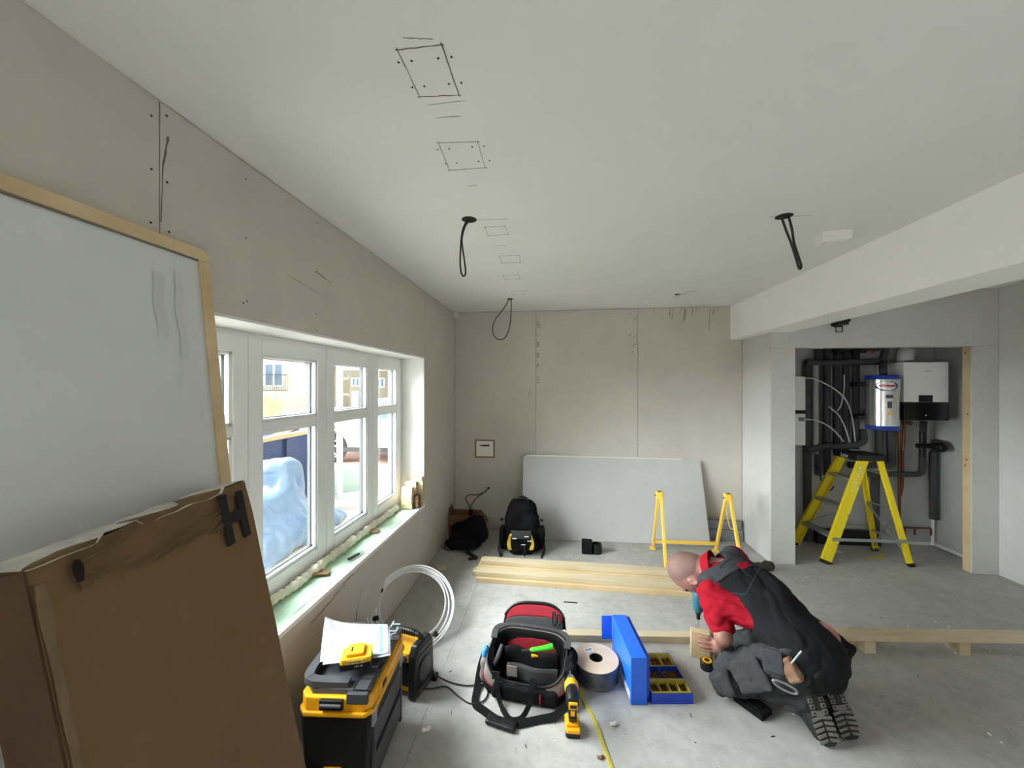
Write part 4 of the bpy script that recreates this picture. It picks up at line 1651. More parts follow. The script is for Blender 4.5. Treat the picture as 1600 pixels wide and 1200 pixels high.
# ---------------------------------------------------------------- yellow trestle
m_tyel = mat('yellow enamel', (240, 196, 78), .4, var=.06, vscale=14)
t = thing('trestle', 'folding yellow steel trestle behind the kneeling man', 'trestle', (1.2, 3.6, 0))
O = Vector((1.2, 3.6, 0))


def T_(p):
    return Vector(p) - O


A1, A2 = T_((.914, 3.58, .625)), T_((1.504, 3.60, .618))
feet = [T_((.925, 3.85, .012)), T_((.905, 3.32, .012)), T_((1.505, 3.86, .012)), T_((1.515, 3.335, .012))]
for A, fb, ff in ((A1, feet[0], feet[1]), (A2, feet[2], feet[3])):
    MB().bar(A + Vector((-.004, .012, 0)), fb, .030, .022, (1, 0, 0)).build('leg', m_tyel, t, bevel=.003)
    MB().bar(A + Vector((.012, -.012, 0)), ff, .030, .022, (1, 0, 0)).build('leg', m_tyel, t, bevel=.003)
    for f_ in (fb, ff):
        MB().box(f_.x - .026, f_.x + .022, f_.y - .02, f_.y + .02, 0, .02).build('foot', m_tyel, t, bevel=.004)
    MB().box(A.x - .028, A.x + .034, A.y - .028, A.y + .028, A.z - .055, A.z + .008).build('hinge_cap', m_tyel, t, bevel=.008)
    mb = MB()
    mb.cyl((A.x - .036, A.y, A.z - .03), (A.x + .042, A.y, A.z - .03), .007, 10)
    mb.cyl((A.x, A.y - .01, A.z + .006), (A.x, A.y - .01, A.z + .014), .012, 10)
    mb.build('hinge_bolt', m_screw, t)
mb = MB()
rr_ = 0
pts = [A2.lerp(feet[2], .18) + Vector((.0, -.01, 0))]
for k in range(1, 11):
    f_ = k / 10
    pts.append(A2.lerp(feet[2], .18).lerp(A2.lerp(feet[3], .42), f_) + Vector((0, 0, -.09 * math.sin(math.pi * f_))))
mb.tube(pts, .003, 6)
mb.build('chain', m_tyel, t)
a, c = feet[0].lerp(A1, .13), feet[2].lerp(A2, .13)
MB().bar(a, c, .026, .026).build('cross_bar', m_tyel, t, bevel=.003)

# ---------------------------------------------------------------- plasterboard leaning on the far wall
up = Vector((0, .178, .80)).normalized()
for nm, lab, xa_, xb_, y0, hh, m in (('board_sheet', 'large grey plasterboard sheet leaning against the far wall, in front', -.357, 1.475, 3.950, .842, m_board_s), ('board_sheet', 'plasterboard sheet leaning behind the front one, only its top edge showing', -.32, 1.30, 3.964, .852, m_white)):
    M = frame((xa_, y0, .004), (1, .018, 0), up)
    c = Vector(((xa_ + xb_) / 2, 4.05, 0))
    mb = MB()
    mb.prism([(0, 0), (xb_ - xa_ + .03, 0), (xb_ - xa_, hh - .012), (0, hh)], -.0125 if nm else 0, 0, Matrix.Translation(-c) @ M)
    o = mb.build(nm, m, bevel=.001, loc=c)
    tag(o, lab, 'board')

# galvanised studs in the far right corner
for k, (y, z, w) in enumerate([(4.155, 0.0, .06), (4.15, .062, .055), (4.16, .118, .05), (4.14, .17, .045)]):
    mb = MB()
    x0, x1 = 1.40, 1.878 - .01 * k
    for q in ((x0, x1, y - .02, y + .02, z, z + .003), (x0, x1, y - .021, y - .0185, z, z + w), (x0, x1, y - .021, y + .02, z + w - .003, z + w)):
        mb.box(*q)
    mb.box(x0, x1, y - .0235, y - .020, z + w * .42, z + w * .58)
    o = mb.build('metal_stud', m_galv)
    tag(o, ['galvanised stud lying lowest in the corner stack', 'galvanised stud second from the floor in the corner stack', 'galvanised stud third from the floor in the corner stack', 'galvanised stud on top of the corner stack'][k], 'metal stud')

# ---------------------------------------------------------------- rucksack, black bag, carton, lamp
m_byel = mat('yellow nylon', (226, 190, 60), .6, var=.12, vscale=20)
t = thing('rucksack', 'black rucksack with yellow side panels standing before the leaning plasterboard', 'rucksack', (-.335, 3.70, 0), R(3))
sd = SDF((-.26, -.2, -.01), (.26, .2, .54), .01)
sd.rbox((0, .02, .17), (.165, .10, .17), .07)
sd.ell((0, .03, .33), (.150, .10, .17), k=.05)
sd.ell((0, -.02, .06), (.17, .12, .06), k=.04)
sd.ell((0, -.10, .34), (.09, .045, .10), k=.02, op='cut')
o = obj('main_pack', sd.mesh('main_pack', folds(.012, 9, seed=3), 1), m_blackmat, t)
sd = SDF((-.2, -.22, -.01), (.2, 0, .3), .008)
sd.rbox((0, -.11, .115), (.115, .05, .105), .045)
obj('front_pocket', sd.mesh('front_pocket', folds(.012, 12, seed=6), 1), m_blackmat, t)
for sx in (-1, 1):
    sd = SDF((-.27, -.12, -.01), (.27, .12, .26), .009)
    sd.rbox((sx * .185, -.0, .12), (.035, .07, .10), .03)
    obj('side_pocket', sd.mesh('side_pocket', folds(.01, 14, seed=4 + sx), 1), m_blackmat, t)
    mb = MB()
    mb.sheet(lambda u, v: (sx * (.085 + .035 * u + .012 * math.sin(v * 4)) - .012 * (sx > 0), -.158 - .004 * math.sin(v * 9) - .004 * u, .06 + .17 * v * (1 - .18 * u)), 5, 12, .004)
    mb.build('yellow_panel', m_byel, t, smooth='all')
    mb = MB()
    mb.ribbon(smoothpath([(sx * .19, -.02, .12), (sx * .215, -.08, .05), (sx * .20, -.13, .012), (sx * .185, -.19, .006)], 5), .024, .003, (0, -1, .4))
    mb.build('loose_strap', m_black, t, smooth=True)
    MB().box(sx * .19 - .015, sx * .19 + .015, -.05, -.03, .29, .31).build('buckle', m_black, t, bevel=.003)
mb = MB()
mb.sheet(lambda u, v: (-.095 + .19 * u, -.165 - .012 * math.sin(math.pi * u), .165 + .075 * v), 12, 6, .012)
mb.build('pocket_flap', m_grey_f, t, smooth='all')
mb = MB()
for x, z in ((-.06, .175), (.05, .195), (.02, .12), (.075, .155)):
    mb.box(x - .02, x + .02, -.186, -.182, z - .004, z + .004)
o = mb.build('reflective_tabs', m_wlet, t)
o['kind'] = 'stuff'
mb = MB()
mb.ribbon([(.03, -.168, .165), (.03, -.175, .08), (.03, -.178, .012)], .018, .003, (0, -1, 0))
mb.build('pocket_strap', m_black, t)
mb = MB()
mb.tube(smoothpath([(-.05, .0, .475), (-.045, -.03, .50), (.045, -.03, .50), (.05, 0, .475)], 5), .011, 8)
mb.build('top_handle', m_black, t, smooth='all')

t = thing('shoulder_bag', 'slumped black bag lying in the corner by the small carton', 'bag', (-.85, 3.69, 0))
sd = SDF((-.3, -.22, -.012), (.28, .22, .34), .01)
ax = Vector((.85, 0, .3)).normalized()
sd.rbox((0, .03, .14), (.17, .075, .12), .05, (ax, Vector((0, 1, 0)), ax.cross(Vector((0, 1, 0)))))
sd.ell((-.06, -.03, .05), (.18, .12, .06), k=.06)
sd.F[sd.sub((-9, -9, -9), (9, 9, .0))[0]] = .1
obj('bag_body', sd.mesh('bag_body', folds(.016, 8, seed=8), 1), m_blackmat, t)
mb = MB()
mb.ribbon(smoothpath([(-.05, -.09, .10), (.0, -.15, .03), (.07, -.19, .006), (.12, -.24, .006), (.05, -.27, .006)], 6), .035, .003, (0, -.4, 1))
mb.build('strap', m_black, t, smooth=True)
mb = MB()
mb.tube(smoothpath([(-.2, .0, .06), (-.24, -.06, .01), (-.2, -.1, .006), (-.14, -.11, .006)], 5), .005, 6)
mb.build('cord', m_black, t)

t = thing('small_carton', 'small open brown and red carton in the far left corner', 'box', (-.965, 4.0, 0), R(0))
m_cred = mat('red print carton', (120, 42, 34), .8, var=.1, vscale=8)
for q, m in (((-.155, .155, -.10, -.094, 0, .13), m_cred), ((-.155, .155, -.10, -.094, .13, .235), m_card), ((-.155, .155, .094, .10, 0, .235), m_card), ((-.155, -.149, -.094, .094, 0, .235), m_card), ((.149, .155, -.094, .094, 0, .235), m_card), ((-.149, .149, -.094, .094, 0, .006), m_card)):
    MB().box(*q).build('side_panel', m, t, bevel=.001)
mb = MB()
mb.add([(-.155, -.094, .235), (-.155, .094, .235), (-.158, .06, .31), (-.158, -.08, .30)], [(0, 1, 2, 3)])
mb.add([(.155, -.094, .235), (.155, .094, .235), (.23, .09, .14), (.225, -.09, .13)], [(0, 1, 2, 3)])
mb.build('flaps', m_card, t)

t = thing('wall_flex', 'dark flex looping from a hole in the far wall to a plug', 'cable', (-.80, 4.15, .40))
O = Vector((-.80, 4.15, .40))
mb = MB()
p_ = smoothpath([(-.749, 4.188, .452), (-.78, 4.12, .425), (-.86, 4.09, .40), (-.93, 4.07, .405), (-.975, 4.05, .37), (-.94, 4.03, .31), (-.92, 4.02, .26), (-.915, 4.01, .20)], 6)
mb.tube([p - O for p in p_], .005, 8)
p_ = smoothpath([(-.749, 4.188, .447), (-.80, 4.12, .41), (-.86, 4.08, .37), (-.90, 4.05, .32), (-.915, 4.02, .27), (-.90, 3.98, .20)], 6)
mb.tube([p - O for p in p_], .005, 8)
mb.build('flex', m_cable, t, smooth='all')
MB().box(-.11 - .02, -.11 + .025, -.17, -.13, -.22, -.13).build('plug', m_black, t, bevel=.008)
mb = MB()
mb.lathe([(.0001, 0), (.014, 0), (.014, .003), (.0001, .004)], 12, Matrix.Translation((.051, .0395, .05)) @ Matrix.Rotation(R(90), 4, 'X'))
mb.build('grommet', m_black, t)

t = thing('work_lamp', 'small black block lamp with a round cup lying on the floor before the plasterboard', 'lamp', (.29, 3.70, 0), R(-4))
MB().box(-.055, .045, -.05, .05, 0, .115).build('body', m_blackmat, t, bevel=.014, segs=3)
mb = MB()
mb.lathe([(.048, 0), (.052, .02), (.046, .09), (.040, .09), (.036, .03)], 20, Matrix.Translation((.085, .01, 0)))
mb.build('cup', m_black, t, smooth=True)

o = MB().box(-.04, .04, -.02, .02, 0, .022).build('wood_offcut', m_pine_x, loc=(-.985, 3.22, 0), bevel=.003)
o.rotation_euler = (0, 0, .4)
tag(o, 'short wood offcut lying on the floor under the window end', 'offcut')

# ---------------------------------------------------------------- stack of wooden blocks on the sill
rr = random.Random(7)
k = 0
cols = [(-1.225, 3.06, 5, 0.03), (-1.215, 3.115, 6, 0), (-1.17, 3.15, 7, 0)]
names = ['nearest', 'middle', 'farthest']
nth = ['lowest', 'second', 'third', 'fourth', 'fifth', 'sixth', 'seventh']
for ci, (x, y, n, _) in enumerate(cols):
    for j in range(n):
        mb = MB().box(-.045, .045, -.024, .024, 0, .034)
        o = mb.build('wood_block', m_pine_x if (j + ci) % 2 else m_pine, bevel=.002, loc=(x + rr.uniform(-.006, .006), y + rr.uniform(-.002, .002), .570 + j * .0345))
        o.rotation_euler = (0, 0, rr.uniform(-.04, .04))
        tag(o, '%s small block up from the sill in the %s column at the window end' % (nth[j], names[ci]), 'block')
rough = SDF((-1.19, 3.00, .55), (-1.10, 3.16, .78), .006)
rough.rbox((-1.152, 3.085, .62), (.018, .028, .05), .008)
o = obj('cork_scrap', rough.mesh('cork_scrap', folds(.012, 40), 0), m_card_dk)
tag(o, 'crumbly brown scrap beside the block columns on the sill', 'scrap')
t = thing('knife', 'small black folding knife lying on the green sill', 'knife', (-1.19, 2.14, .568), R(75))
MB().bar((-.04, 0, .006), (.045, 0, .006), .018, .012).build('handle', m_black, t, bevel=.004)
MB().bar((.04, 0, .006), (.085, .012, .005), .014, .003).build('blade', m_steel, t, bevel=.001)
for (x, y, rz, s_), lab in (((-1.262, 1.93, .5, .05), 'brown card scrap stuck in the foam near the window mullion'), ((-1.262, 2.52, .3, .045), 'brown card scrap on the sill farther along the foam'), ((-1.22, 1.17, .9, .05), 'brown card scrap on the sill beside the carton')):
    mb = MB().prism([(-s_, -s_ * .6), (s_ * .8, -s_ * .7), (s_, s_ * .5), (-s_ * .2, s_ * .6)], 0, .005)
    o = mb.build('card_scrap', m_card, loc=(x, y, .578))
    o.rotation_euler = (0, .12, rz)
    tag(o, lab, 'scrap')
sd = SDF((-1.25, 1.32, .555), (-1.15, 1.45, .62), .004)
sd.ell((-1.2, 1.39, .578), (.016, .02, .013))
sd.ell((-1.215, 1.365, .574), (.012, .012, .009), k=.004)
o = obj('foam_lump', sd.mesh('foam_lump', folds(.004, 60, ridged=False), 1), m_foam)
tag(o, 'loose lump of dried foam on the green sill', 'foam')

# ---------------------------------------------------------------- wall and ceiling fittings
t = thing('socket_box', 'unfinished socket box sunk in a square hole in the far wall', 'socket', (-.792, 4.19, .885))
mb = MB()
for q in ((-.112, .112, -.001, .004, .085, .1), (-.112, .112, -.001, .004, -.1, -.085), (-.112, -.095, -.001, .004, -.085, .085), (.095, .112, -.001, .004, -.085, .085)):
    mb.box(q[0], q[1], -q[3], -q[2] + .002, q[4], q[5])
mb.build('cut_edge', mat('raw board edge', (140, 112, 78), .9), t)
MB().box(-.094, .094, -.003, .001, -.084, .084).build('back_plate', m_white, t)
MB().box(-.06, .06, -.012, -.003, -.055, .035).build('box', m_white, t, bevel=.006)
MB().box(-.055, .055, -.013, -.003, .028, .046).build('slot', m_black, t, bevel=.002)
mb = MB()
mb.lathe([(.010, 0), (.010, .003), (.0001, .004)], 12, Matrix.Translation((-.035, -.013, .044)) @ Matrix.Rotation(R(90), 4, 'X'))
mb.build('screw', m_wlet, t)

o = MB().box(-.02, .02, -.03, .02, -.03, .03).build('sensor', m_white, loc=(-1.108, 4.15, 2.365), bevel=.008, segs=3)
tag(o, 'small white sensor in the upper corner of the far wall', 'sensor')

t = thing('ceiling_alarm', 'white block alarm fixed to the ceiling near the beam', 'alarm', (1.47, 2.24, 2.4), R(-12))
MB().box(-.065, .065, -.05, .05, -.055, 0).build('housing', m_white, t, bevel=.008, segs=3)
MB().box(-.045, .045, -.035, .035, -.059, -.054).build('cover', m_white, t, bevel=.003)

m_hole_in = mat('dark ceiling void', (40, 38, 36), .95)


def loop_light(lab, x, y, pts, r, hr):
    t = thing('cable_loop', lab, 'cable', (x, y, 2.4))
    mb = MB()
    mb.lathe([(.0001, 0), (hr, 0), (hr, -.0012), (.0001, -.0012)], 20)
    mb.build('cut_hole', m_hole_in, t)
    mb = MB()
    mb.tube(smoothpath(pts, 6), r, 8)
    mb.build('cable', m_cable, t, smooth='all')


loop_light('black cable loop hanging from the ceiling hole beside the pencilled squares', -.429, 1.855, [(-.01, 0, -.001), (-.035, 0, -.06), (-.045, 0, -.18), (-.042, .0, -.25), (-.03, .0, -.278), (-.018, 0, -.262), (-.024, 0, -.2), (-.036, 0, -.10), (-.018, 0, -.03), (.012, 0, -.001)], .0042, .037)
loop_light('black cable loop hanging from the ceiling hole near the white alarm', 1.091, 1.996, [(-.012, 0, -.001), (.01, 0, -.07), (.035, 0, -.14), (.055, 0, -.21), (.066, 0, -.25), (.074, 0, -.256), (.076, 0, -.238), (.062, 0, -.19), (.045, 0, -.13), (.035, 0, -.06), (.02, 0, -.001)], .0055, .038)
loop_light('wide black cable loop hanging from the ceiling by the far wall', -.437, 3.591, [(-.006, 0, -.001), (-.06, 0, -.09), (-.14, 0, -.19), (-.168, 0, -.27), (-.155, 0, -.34), (-.11, 0, -.38), (-.055, 0, -.37), (-.015, 0, -.30), (.005, 0, -.2), (.010, 0, -.09), (.012, 0, -.001)], .0045, .03)
mb = MB()
mb.lathe([(.0001, 0), (.024, 0), (.024, -.0012), (.0001, -.0012)], 16)
o = mb.build('ceiling_hole', m_hole_in, loc=(1.071, 3.589, 2.4))
tag(o, 'small empty round hole cut in the ceiling near the far wall', 'hole')

t = thing('cable_clip', 'black cable bracket hanging on the wall over the boiler opening', 'bracket', (2.43, 3.66, 2.08))
mb = MB()
for q in ((-.028, .028, -.03, -.024, -.035, -.029), (-.028, .028, -.03, -.024, .019, .025), (-.028, -.022, -.03, -.024, -.035, .025), (.022, .028, -.03, -.024, -.035, .025), (-.028, .028, -.024, 0, .012, .025)):
    mb.box(*q)
mb.build('frame', m_black, t, bevel=.001)
mb = MB()
mb.box(-.05, -.02, -.03, 0, .02, .045)
mb.box(-.02, .07, -.04, 0, .03, .06)
mb.box(.04, .09, -.03, 0, .055, .09)
mb.build('clamp', m_black, t, bevel=.004)

# ---------------------------------------------------------------- step ladder
m_lyel = mat('yellow fibreglass', (226, 204, 22), .45, var=.06, vscale=10)
m_alu = mat('brushed aluminium', (160, 162, 162), .42, metal=.6, var=.08, vscale=30)
t = thing('step_ladder', 'yellow fibreglass step ladder with black top in front of the boiler', 'ladder', (2.72, 3.9, 0))
O = Vector((2.72, 3.9, 0))
ZT = .915
SF0, SF1 = Vector((2.37, 3.71, .0)) - O, Vector((2.745, 3.80, ZT)) - O
SB0, SB1 = Vector((2.34, 4.13, .0)) - O, Vector((2.735, 4.06, ZT)) - O
LF0, LF1 = Vector((3.08, 3.74, .0)) - O, Vector((2.89, 3.815, ZT)) - O
LB0, LB1 = Vector((3.03, 4.06, .0)) - O, Vector((2.88, 4.03, ZT)) - O


def chan(a, b_, w, d, name, up):
    f0 = a.lerp(b_, .018)
    mb = MB()
    mb.bar(f0, b_, w, .008, up)
    s_ = (b_ - a).normalized().cross(Vector(up)).normalized()
    for sg in (-1, 1):
        mb.bar(f0 + s_ * sg * (w / 2 - .004) + Vector((0, d / 2, 0)), b_ + s_ * sg * (w / 2 - .004) + Vector((0, d / 2, 0)), .008, d, up)
    o = mb.build(name, m_lyel, t, bevel=.002)
    MB().bar(a, a.lerp(b_, .03), w * 1.08, .035, up).build('foot', m_black, t, bevel=.004)
    return o


chan(SF0, SF1, .085, .022, 'stile', (0, 1, 0))
chan(SB0, SB1, .085, -.022, 'stile', (0, 1, 0))
chan(LF0, LF1, .045, .018, 'leg', (0, 1, 0))
chan(LB0, LB1, .045, -.018, 'leg', (0, 1, 0))
for f_, in ((.25,), (.53,), (.80,)):
    a, c = SF0.lerp(SF1, f_), SB0.lerp(SB1, f_)
    MB().bar(a + Vector((-.0, .01, 0)), c + Vector((0, -.01, 0)), .085, .022).build('tread', m_alu, t, bevel=.003)
for f_ in (.22, .52, .86):
    MB().bar(LF0.lerp(LF1, f_), LB0.lerp(LB1, f_), .022, .014).build('rear_brace', m_alu, t, bevel=.002)
MB().bar(SF0.lerp(SF1, .235) + Vector((-.02, -.012, 0)), LF0.lerp(LF1, .235) + Vector((.02, -.012, 0)), .012, .026).build('spreader', m_alu, t, bevel=.003)
MB().bar(SB0.lerp(SB1, .235) + Vector((-.02, .012, 0)), LB0.lerp(LB1, .235) + Vector((.02, .012, 0)), .012, .026).build('spreader', m_alu, t, bevel=.003)
MB().bar(LF0.lerp(LF1, .05), LB0.lerp(LB1, .5), .02, .005).build('diagonal_brace', m_alu, t)
MB().bar(LB0.lerp(LB1, .05), LF0.lerp(LF1, .5), .02, .005).build('diagonal_brace', m_alu, t)
MB().bar(SB0.lerp(SB1, .25), SF0.lerp(SF1, .53), .02, .005).build('diagonal_brace', m_alu, t)
mb = MB()
mb.prism([(2.685 - 2.72, -.115), (2.93 - 2.72, -.10), (2.93 - 2.72, .15), (2.675 - 2.72, .185)], ZT - .012, ZT + .045)
mb.build('top_cap', m_black, t, bevel=.012, segs=3)
text_part('lettering', 'Lyte', .05, frame((-.0445, .035, ZT + .018), (.033, -1, 0), (0, 0, 1)), m_wlet, t, .0005)
mb = MB()
dv = (SF1 - SF0).normalized()
s_ = dv.cross(Vector((0, -1, 0))).normalized()
for k in range(9):
    p = SF0.lerp(SF1, .70 + .027 * k) + Vector((0, -.006, 0))
    mb.bar(p - s_ * .018 + dv * .004 * (k % 3), p + s_ * (.004 + .012 * (k % 2)), .007, .001, (0, 1, 0))
o = mb.build('safety_label', m_wlet, t)
o['kind'] = 'stuff'
mb = MB()
for k in range(7):
    p = SF0.lerp(SF1, .06 + .14 * k) + Vector((0, -.006, 0)) + s_ * (.03 if k % 2 else -.03)
    mb.lathe([(.006, 0), (.006, .002), (.0001, .003)], 8, Matrix.Translation(p) @ Matrix.Rotation(R(90), 4, 'X'))
o = mb.build('rivets', m_steel, t)
o['kind'] = 'stuff'

# ---------------------------------------------------------------- boiler, expansion cylinder, pipes
m_lag = mat('grey pipe lagging', (72, 72, 76), .9, var=.15, vscale=20, bump=.3, bscale=120)
m_copper = mat('copper', (112, 66, 46), .45, metal=.7, var=.15, vscale=20)
m_boil = mat('white enamel case', (232, 232, 228), .35)
t = thing('boiler', 'white wall hung boiler with black lower panel', 'boiler', (3.375, 4.255, 1.53))
MB().box(-.185, .185, -.305, 0, -.10, .270).build('case', m_boil, t, bevel=.006)
MB().box(-.188, .188, -.309, -.01, -.268, -.104).build('lower_panel', mat('gloss black panel', (12, 12, 13), .25), t, bevel=.01, segs=3)
MB().box(-.062, .055, -.3062, -.300, -.098, -.035).build('display', m_black, t, bevel=.002)
mb = MB()
mb.lathe([(.0001, 0), (.006, 0), (.005, .003), (.0001, .003)], 12, Matrix.Translation((-.005, -.309, -.22)) @ Matrix.Rotation(R(90), 4, 'X'))
mb.build('indicator', m_wlet, t)
text_part('lettering', 'VIESSMANN', .011, frame((.02, -.3055, .185), (1, 0, 0), (0, 0, 1)), m_print, t, .0004)
mb = MB()
mb.tube(smoothpath([(-.02, -.12, .26), (-.02, -.12, .33), (.0, -.10, .37), (.05, -.06, .385), (.12, 0.0, .385)], 6), .062, 20)
mb.build('flue', m_boil, t, smooth='all')
mb = MB()
mb.ribbon(smoothpath([(-.17, -.2, .272), (-.10, -.22, .290), (-.03, -.2, .274)], 6), .12, .002)
mb.build('plastic_wrap', mat('clear film', (200, 200, 198), .25), t, smooth=True)
MB().box(.05, .16, -.25, -.1, .271, .277).build('top_bracket', m_black, t)
mb = MB()
for x in (-.16, -.13, -.08, -.03, .02):
    mb.cyl((x, -.12, -.33), (x, -.12, -.26), .011, 10)
    mb.cyl((x, -.12, -.315), (x, -.12, -.295), .017, 10)
o = mb.build('tail_pipes', m_copper, t)
o['kind'] = 'stuff'

t = thing('expansion_cylinder', 'silver foil cylinder with blue end bands and oval badge', 'cylinder', (3.009, 3.95, 1.174))
m_foil = mat('crinkled foil', (208, 208, 206), .22, metal=.85, var=.06, vscale=10, bump=.5, bscale=16)
mb = MB()
mb.lathe([(.11, .03), (.118, .035), (.119, .1), (.118, .2), (.1195, .28), (.118, .36), (.1192, .44), (.118, .47), (.11, .475)], 40)
mb.build('foil_jacket', m_foil, t, smooth=True)
m_band = mat('blue band', (24, 52, 150), .45)
for z0, z1 in ((0, .043), (.463, .506)):
    mb = MB()
    mb.lathe([(.10, z0), (.119, z0 + .003), (.1215, z0 + .008), (.1215, z1 - .008), (.119, z1 - .003), (.10, z1)], 40)
    mb.build('end_band', m_band, t, smooth=True)


def wrapped(name, poly, zc_, ang, r, m):
    mb = MB()
    n = len(poly)
    vs = []
    for rr2 in (r, r + .0012):
        for x, z in poly:
            a = ang + x / r
            vs.append((rr2 * math.sin(a), -rr2 * math.cos(a), zc_ + z))
    fs = [tuple(range(n, 2 * n))] + [(i, (i + 1) % n, n + (i + 1) % n, n + i) for i in range(n)]
    mb.add(vs, fs)
    return mb.build(name, m, t)


A0 = -.36
wrapped('badge', [(.085 * math.cos(2 * math.pi * k / 32), .044 * math.sin(2 * math.pi * k / 32)) for k in range(32)], .405, A0, .1205, mat('badge blue', (28, 36, 110), .4))
m_bred = mat('badge red', (196, 30, 60), .5)
for i, ch in enumerate('advance'):
    x = -.050 + .0165 * i
    a = A0 + x / .1220
    text_part('lettering', ch, .032, frame((.1220 * math.sin(a), -.1220 * math.cos(a), .41), (math.cos(a), math.sin(a), 0), (0, 0, 1)), m_bred, t, .0004, bold=.001)
wrapped('badge_swoosh', [(-.04, -.028), (.02, -.024), (.062, -.008), (.05, -.022), (.01, -.034)], .405, A0, .1218, m_wlet)
for poly, z, m in (([(-.035, -.015), (.03, -.015), (.03, .015), (-.035, .015)], .31, mat('label grey blue', (74, 78, 96), .5)), ([(-.02, -.03), (.018, -.03), (.018, .03), (-.02, .03)], .235, m_grey_pl), ([(-.022, -.02), (.022, -.02), (0, .022)], .165, m_yel)):
    wrapped('sticker', [(p[0] * .8 + .018, p[1]) for p in poly], z, A0, .1205, m)
mb = MB()
mb.box(-.16, -.10, .06, .12, .09, .12)
mb.box(-.16, -.10, .06, .12, .40, .43)
mb.box(-.10, .10, .116, .29, .09, .13)
mb.box(-.10, .10, .116, .29, .40, .44)
o = mb.build('wall_bracket', m_black, t)
o['kind'] = 'stuff'


def pipe_thing(name, lab, paths, r, m, cat='pipe', bands=True):
    o0 = Vector(paths[0][0])
    t = thing(name, lab, cat, (o0.x, o0.y, 0))
    off = Vector((o0.x, o0.y, 0))
    for pth in paths:
        mb = MB()
        mb.tube([Vector(p) - off for p in pth], r, 12)
        mb.build('pipe', m, t, smooth=True)
    return t


def roundcorner(pts, r=.04, k=4):
    P = [Vector(p) for p in pts]
    out = [P[0]]
    for i in range(1, len(P) - 1):
        a, b_, c = P[i - 1], P[i], P[i + 1]
        d1, d2 = (a - b_).normalized(), (c - b_).normalized()
        rr2 = min(r, (a - b_).length * .45, (c - b_).length * .45)
        s0, s1 = b_ + d1 * rr2, b_ + d2 * rr2
        for j in range(k + 1):
            f_ = j / k
            out.append(s0.lerp(b_, f_).lerp(b_.lerp(s1, f_), f_))
    out.append(P[-1])
    return out


for i, (x, z0, lab) in enumerate([(2.62, .93, 'lagged vertical pipe, second from the left edge of the boiler cupboard'), (2.70, .93, 'lagged vertical pipe, third from the left edge of the boiler cupboard'), (2.79, .90, 'lagged vertical pipe, fourth from the left edge of the boiler cupboard'), (2.875, .9, 'lagged vertical pipe, fifth from the left edge of the boiler cupboard'), (2.965, .95, 'lagged vertical pipe nearest the silver cylinder')]):
    pipe_thing('lagged_pipe', lab, [[(x, 4.205, z0 - (.25 if i < 2 else 0)), (x, 4.205, 2.38)]], .030, m_lag)
pipe_thing('lagged_pipe', 'thick lagged pipe at the left edge of the cupboard running to the floor', [[(2.515, 4.2, .02), (2.515, 4.2, 1.80)]], .036, m_lag)
pipe_thing('pale_tube', 'pale vertical tube standing in for bare wall between the lagged pipes', [[(2.575, 4.175, .9), (2.575, 4.175, 1.80)]], .026, mat('pale grey tube', (160, 160, 158), .5))  # added tube; the pale stripe here is bare wall between pipes
pipe_thing('lagged_pipe', 'lagged pipe crossing above the others to the top of the silver cylinder', [roundcorner([(2.47, 4.15, 1.815), (3.15, 4.13, 1.815), (3.16, 4.10, 1.96), (2.75, 4.12, 1.96)], .05), roundcorner([(3.155, 4.13, 1.82), (3.03, 3.97, 1.74), (3.02, 3.95, 1.685)], .04)], .030, m_lag)
pipe_thing('lagged_pipe', 'lagged pipe lying level behind the ladder top', [roundcorner([(2.49, 4.15, .93), (2.62, 4.13, .98), (2.86, 4.12, .99), (2.99, 4.13, 1.03), (3.0, 4.17, 1.15)], .05)], .032, m_lag)
pipe_thing('lagged_pipe', 'lagged pipe bending from under the silver cylinder towards the left', [roundcorner([(3.175, 4.2, 1.20), (3.175, 4.2, .79), (2.90, 4.2, .79)], .07)], .032, m_lag)
pipe_thing('lagged_pipe', 'lagged pipe bending right of the first one below the silver cylinder', [roundcorner([(3.285, 4.2, 1.20), (3.285, 4.2, .79), (3.20, 4.18, .79)], .06)], .032, m_lag)
pipe_thing('lagged_pipe', 'long lagged pipe running level to the pump below the boiler', [roundcorner([(2.92, 4.15, .715), (3.53, 4.17, .72), (3.54, 4.17, 1.24)], .06)], .026, m_lag)
pipe_thing('lagged_pipe', 'grey lagged pipe dropping to the floor behind the ladder leg', [[(3.135, 4.2, .10), (3.135, 4.2, .70)]], .036, m_lag)
pipe_thing('lagged_pipe', 'lagged pipe hanging straight below the pump', [[(3.655, 4.2, .28), (3.655, 4.2, .93)]], .032, m_lag)
pipe_thing('pale_tube', 'thin white pipe continuing to the floor below the pump', [[(3.66, 4.215, .02), (3.66, 4.215, .27)]], .012, m_boil)
pipe_thing('copper_pipe', 'left copper pipe dropping from the boiler', [roundcorner([(3.345, 4.19, 1.24), (3.345, 4.19, .20), (3.36, 4.2, .14)], .03)], .011, m_copper)
pipe_thing('copper_pipe', 'right copper pipe dropping from the boiler', [roundcorner([(3.385, 4.19, 1.24), (3.385, 4.19, 1.02), (3.372, 4.19, .96), (3.372, 4.19, .62), (3.358, 4.19, .5)], .03)], .011, m_copper)
t = pipe_thing('copper_manifold', 'copper pipe frame low on the cupboard back wall', [roundcorner([(3.35, 4.2, .185), (3.63, 4.2, .19), (3.63, 4.2, .12)], .015), [(3.40, 4.2, .187), (3.40, 4.2, .10)], [(3.49, 4.2, .188), (3.49, 4.2, .12)]], .008, m_copper)
t = thing('pump', 'black pump and valve fixed to the pipes under the boiler', 'pump', (3.57, 4.1, 1.0))
mb = MB()
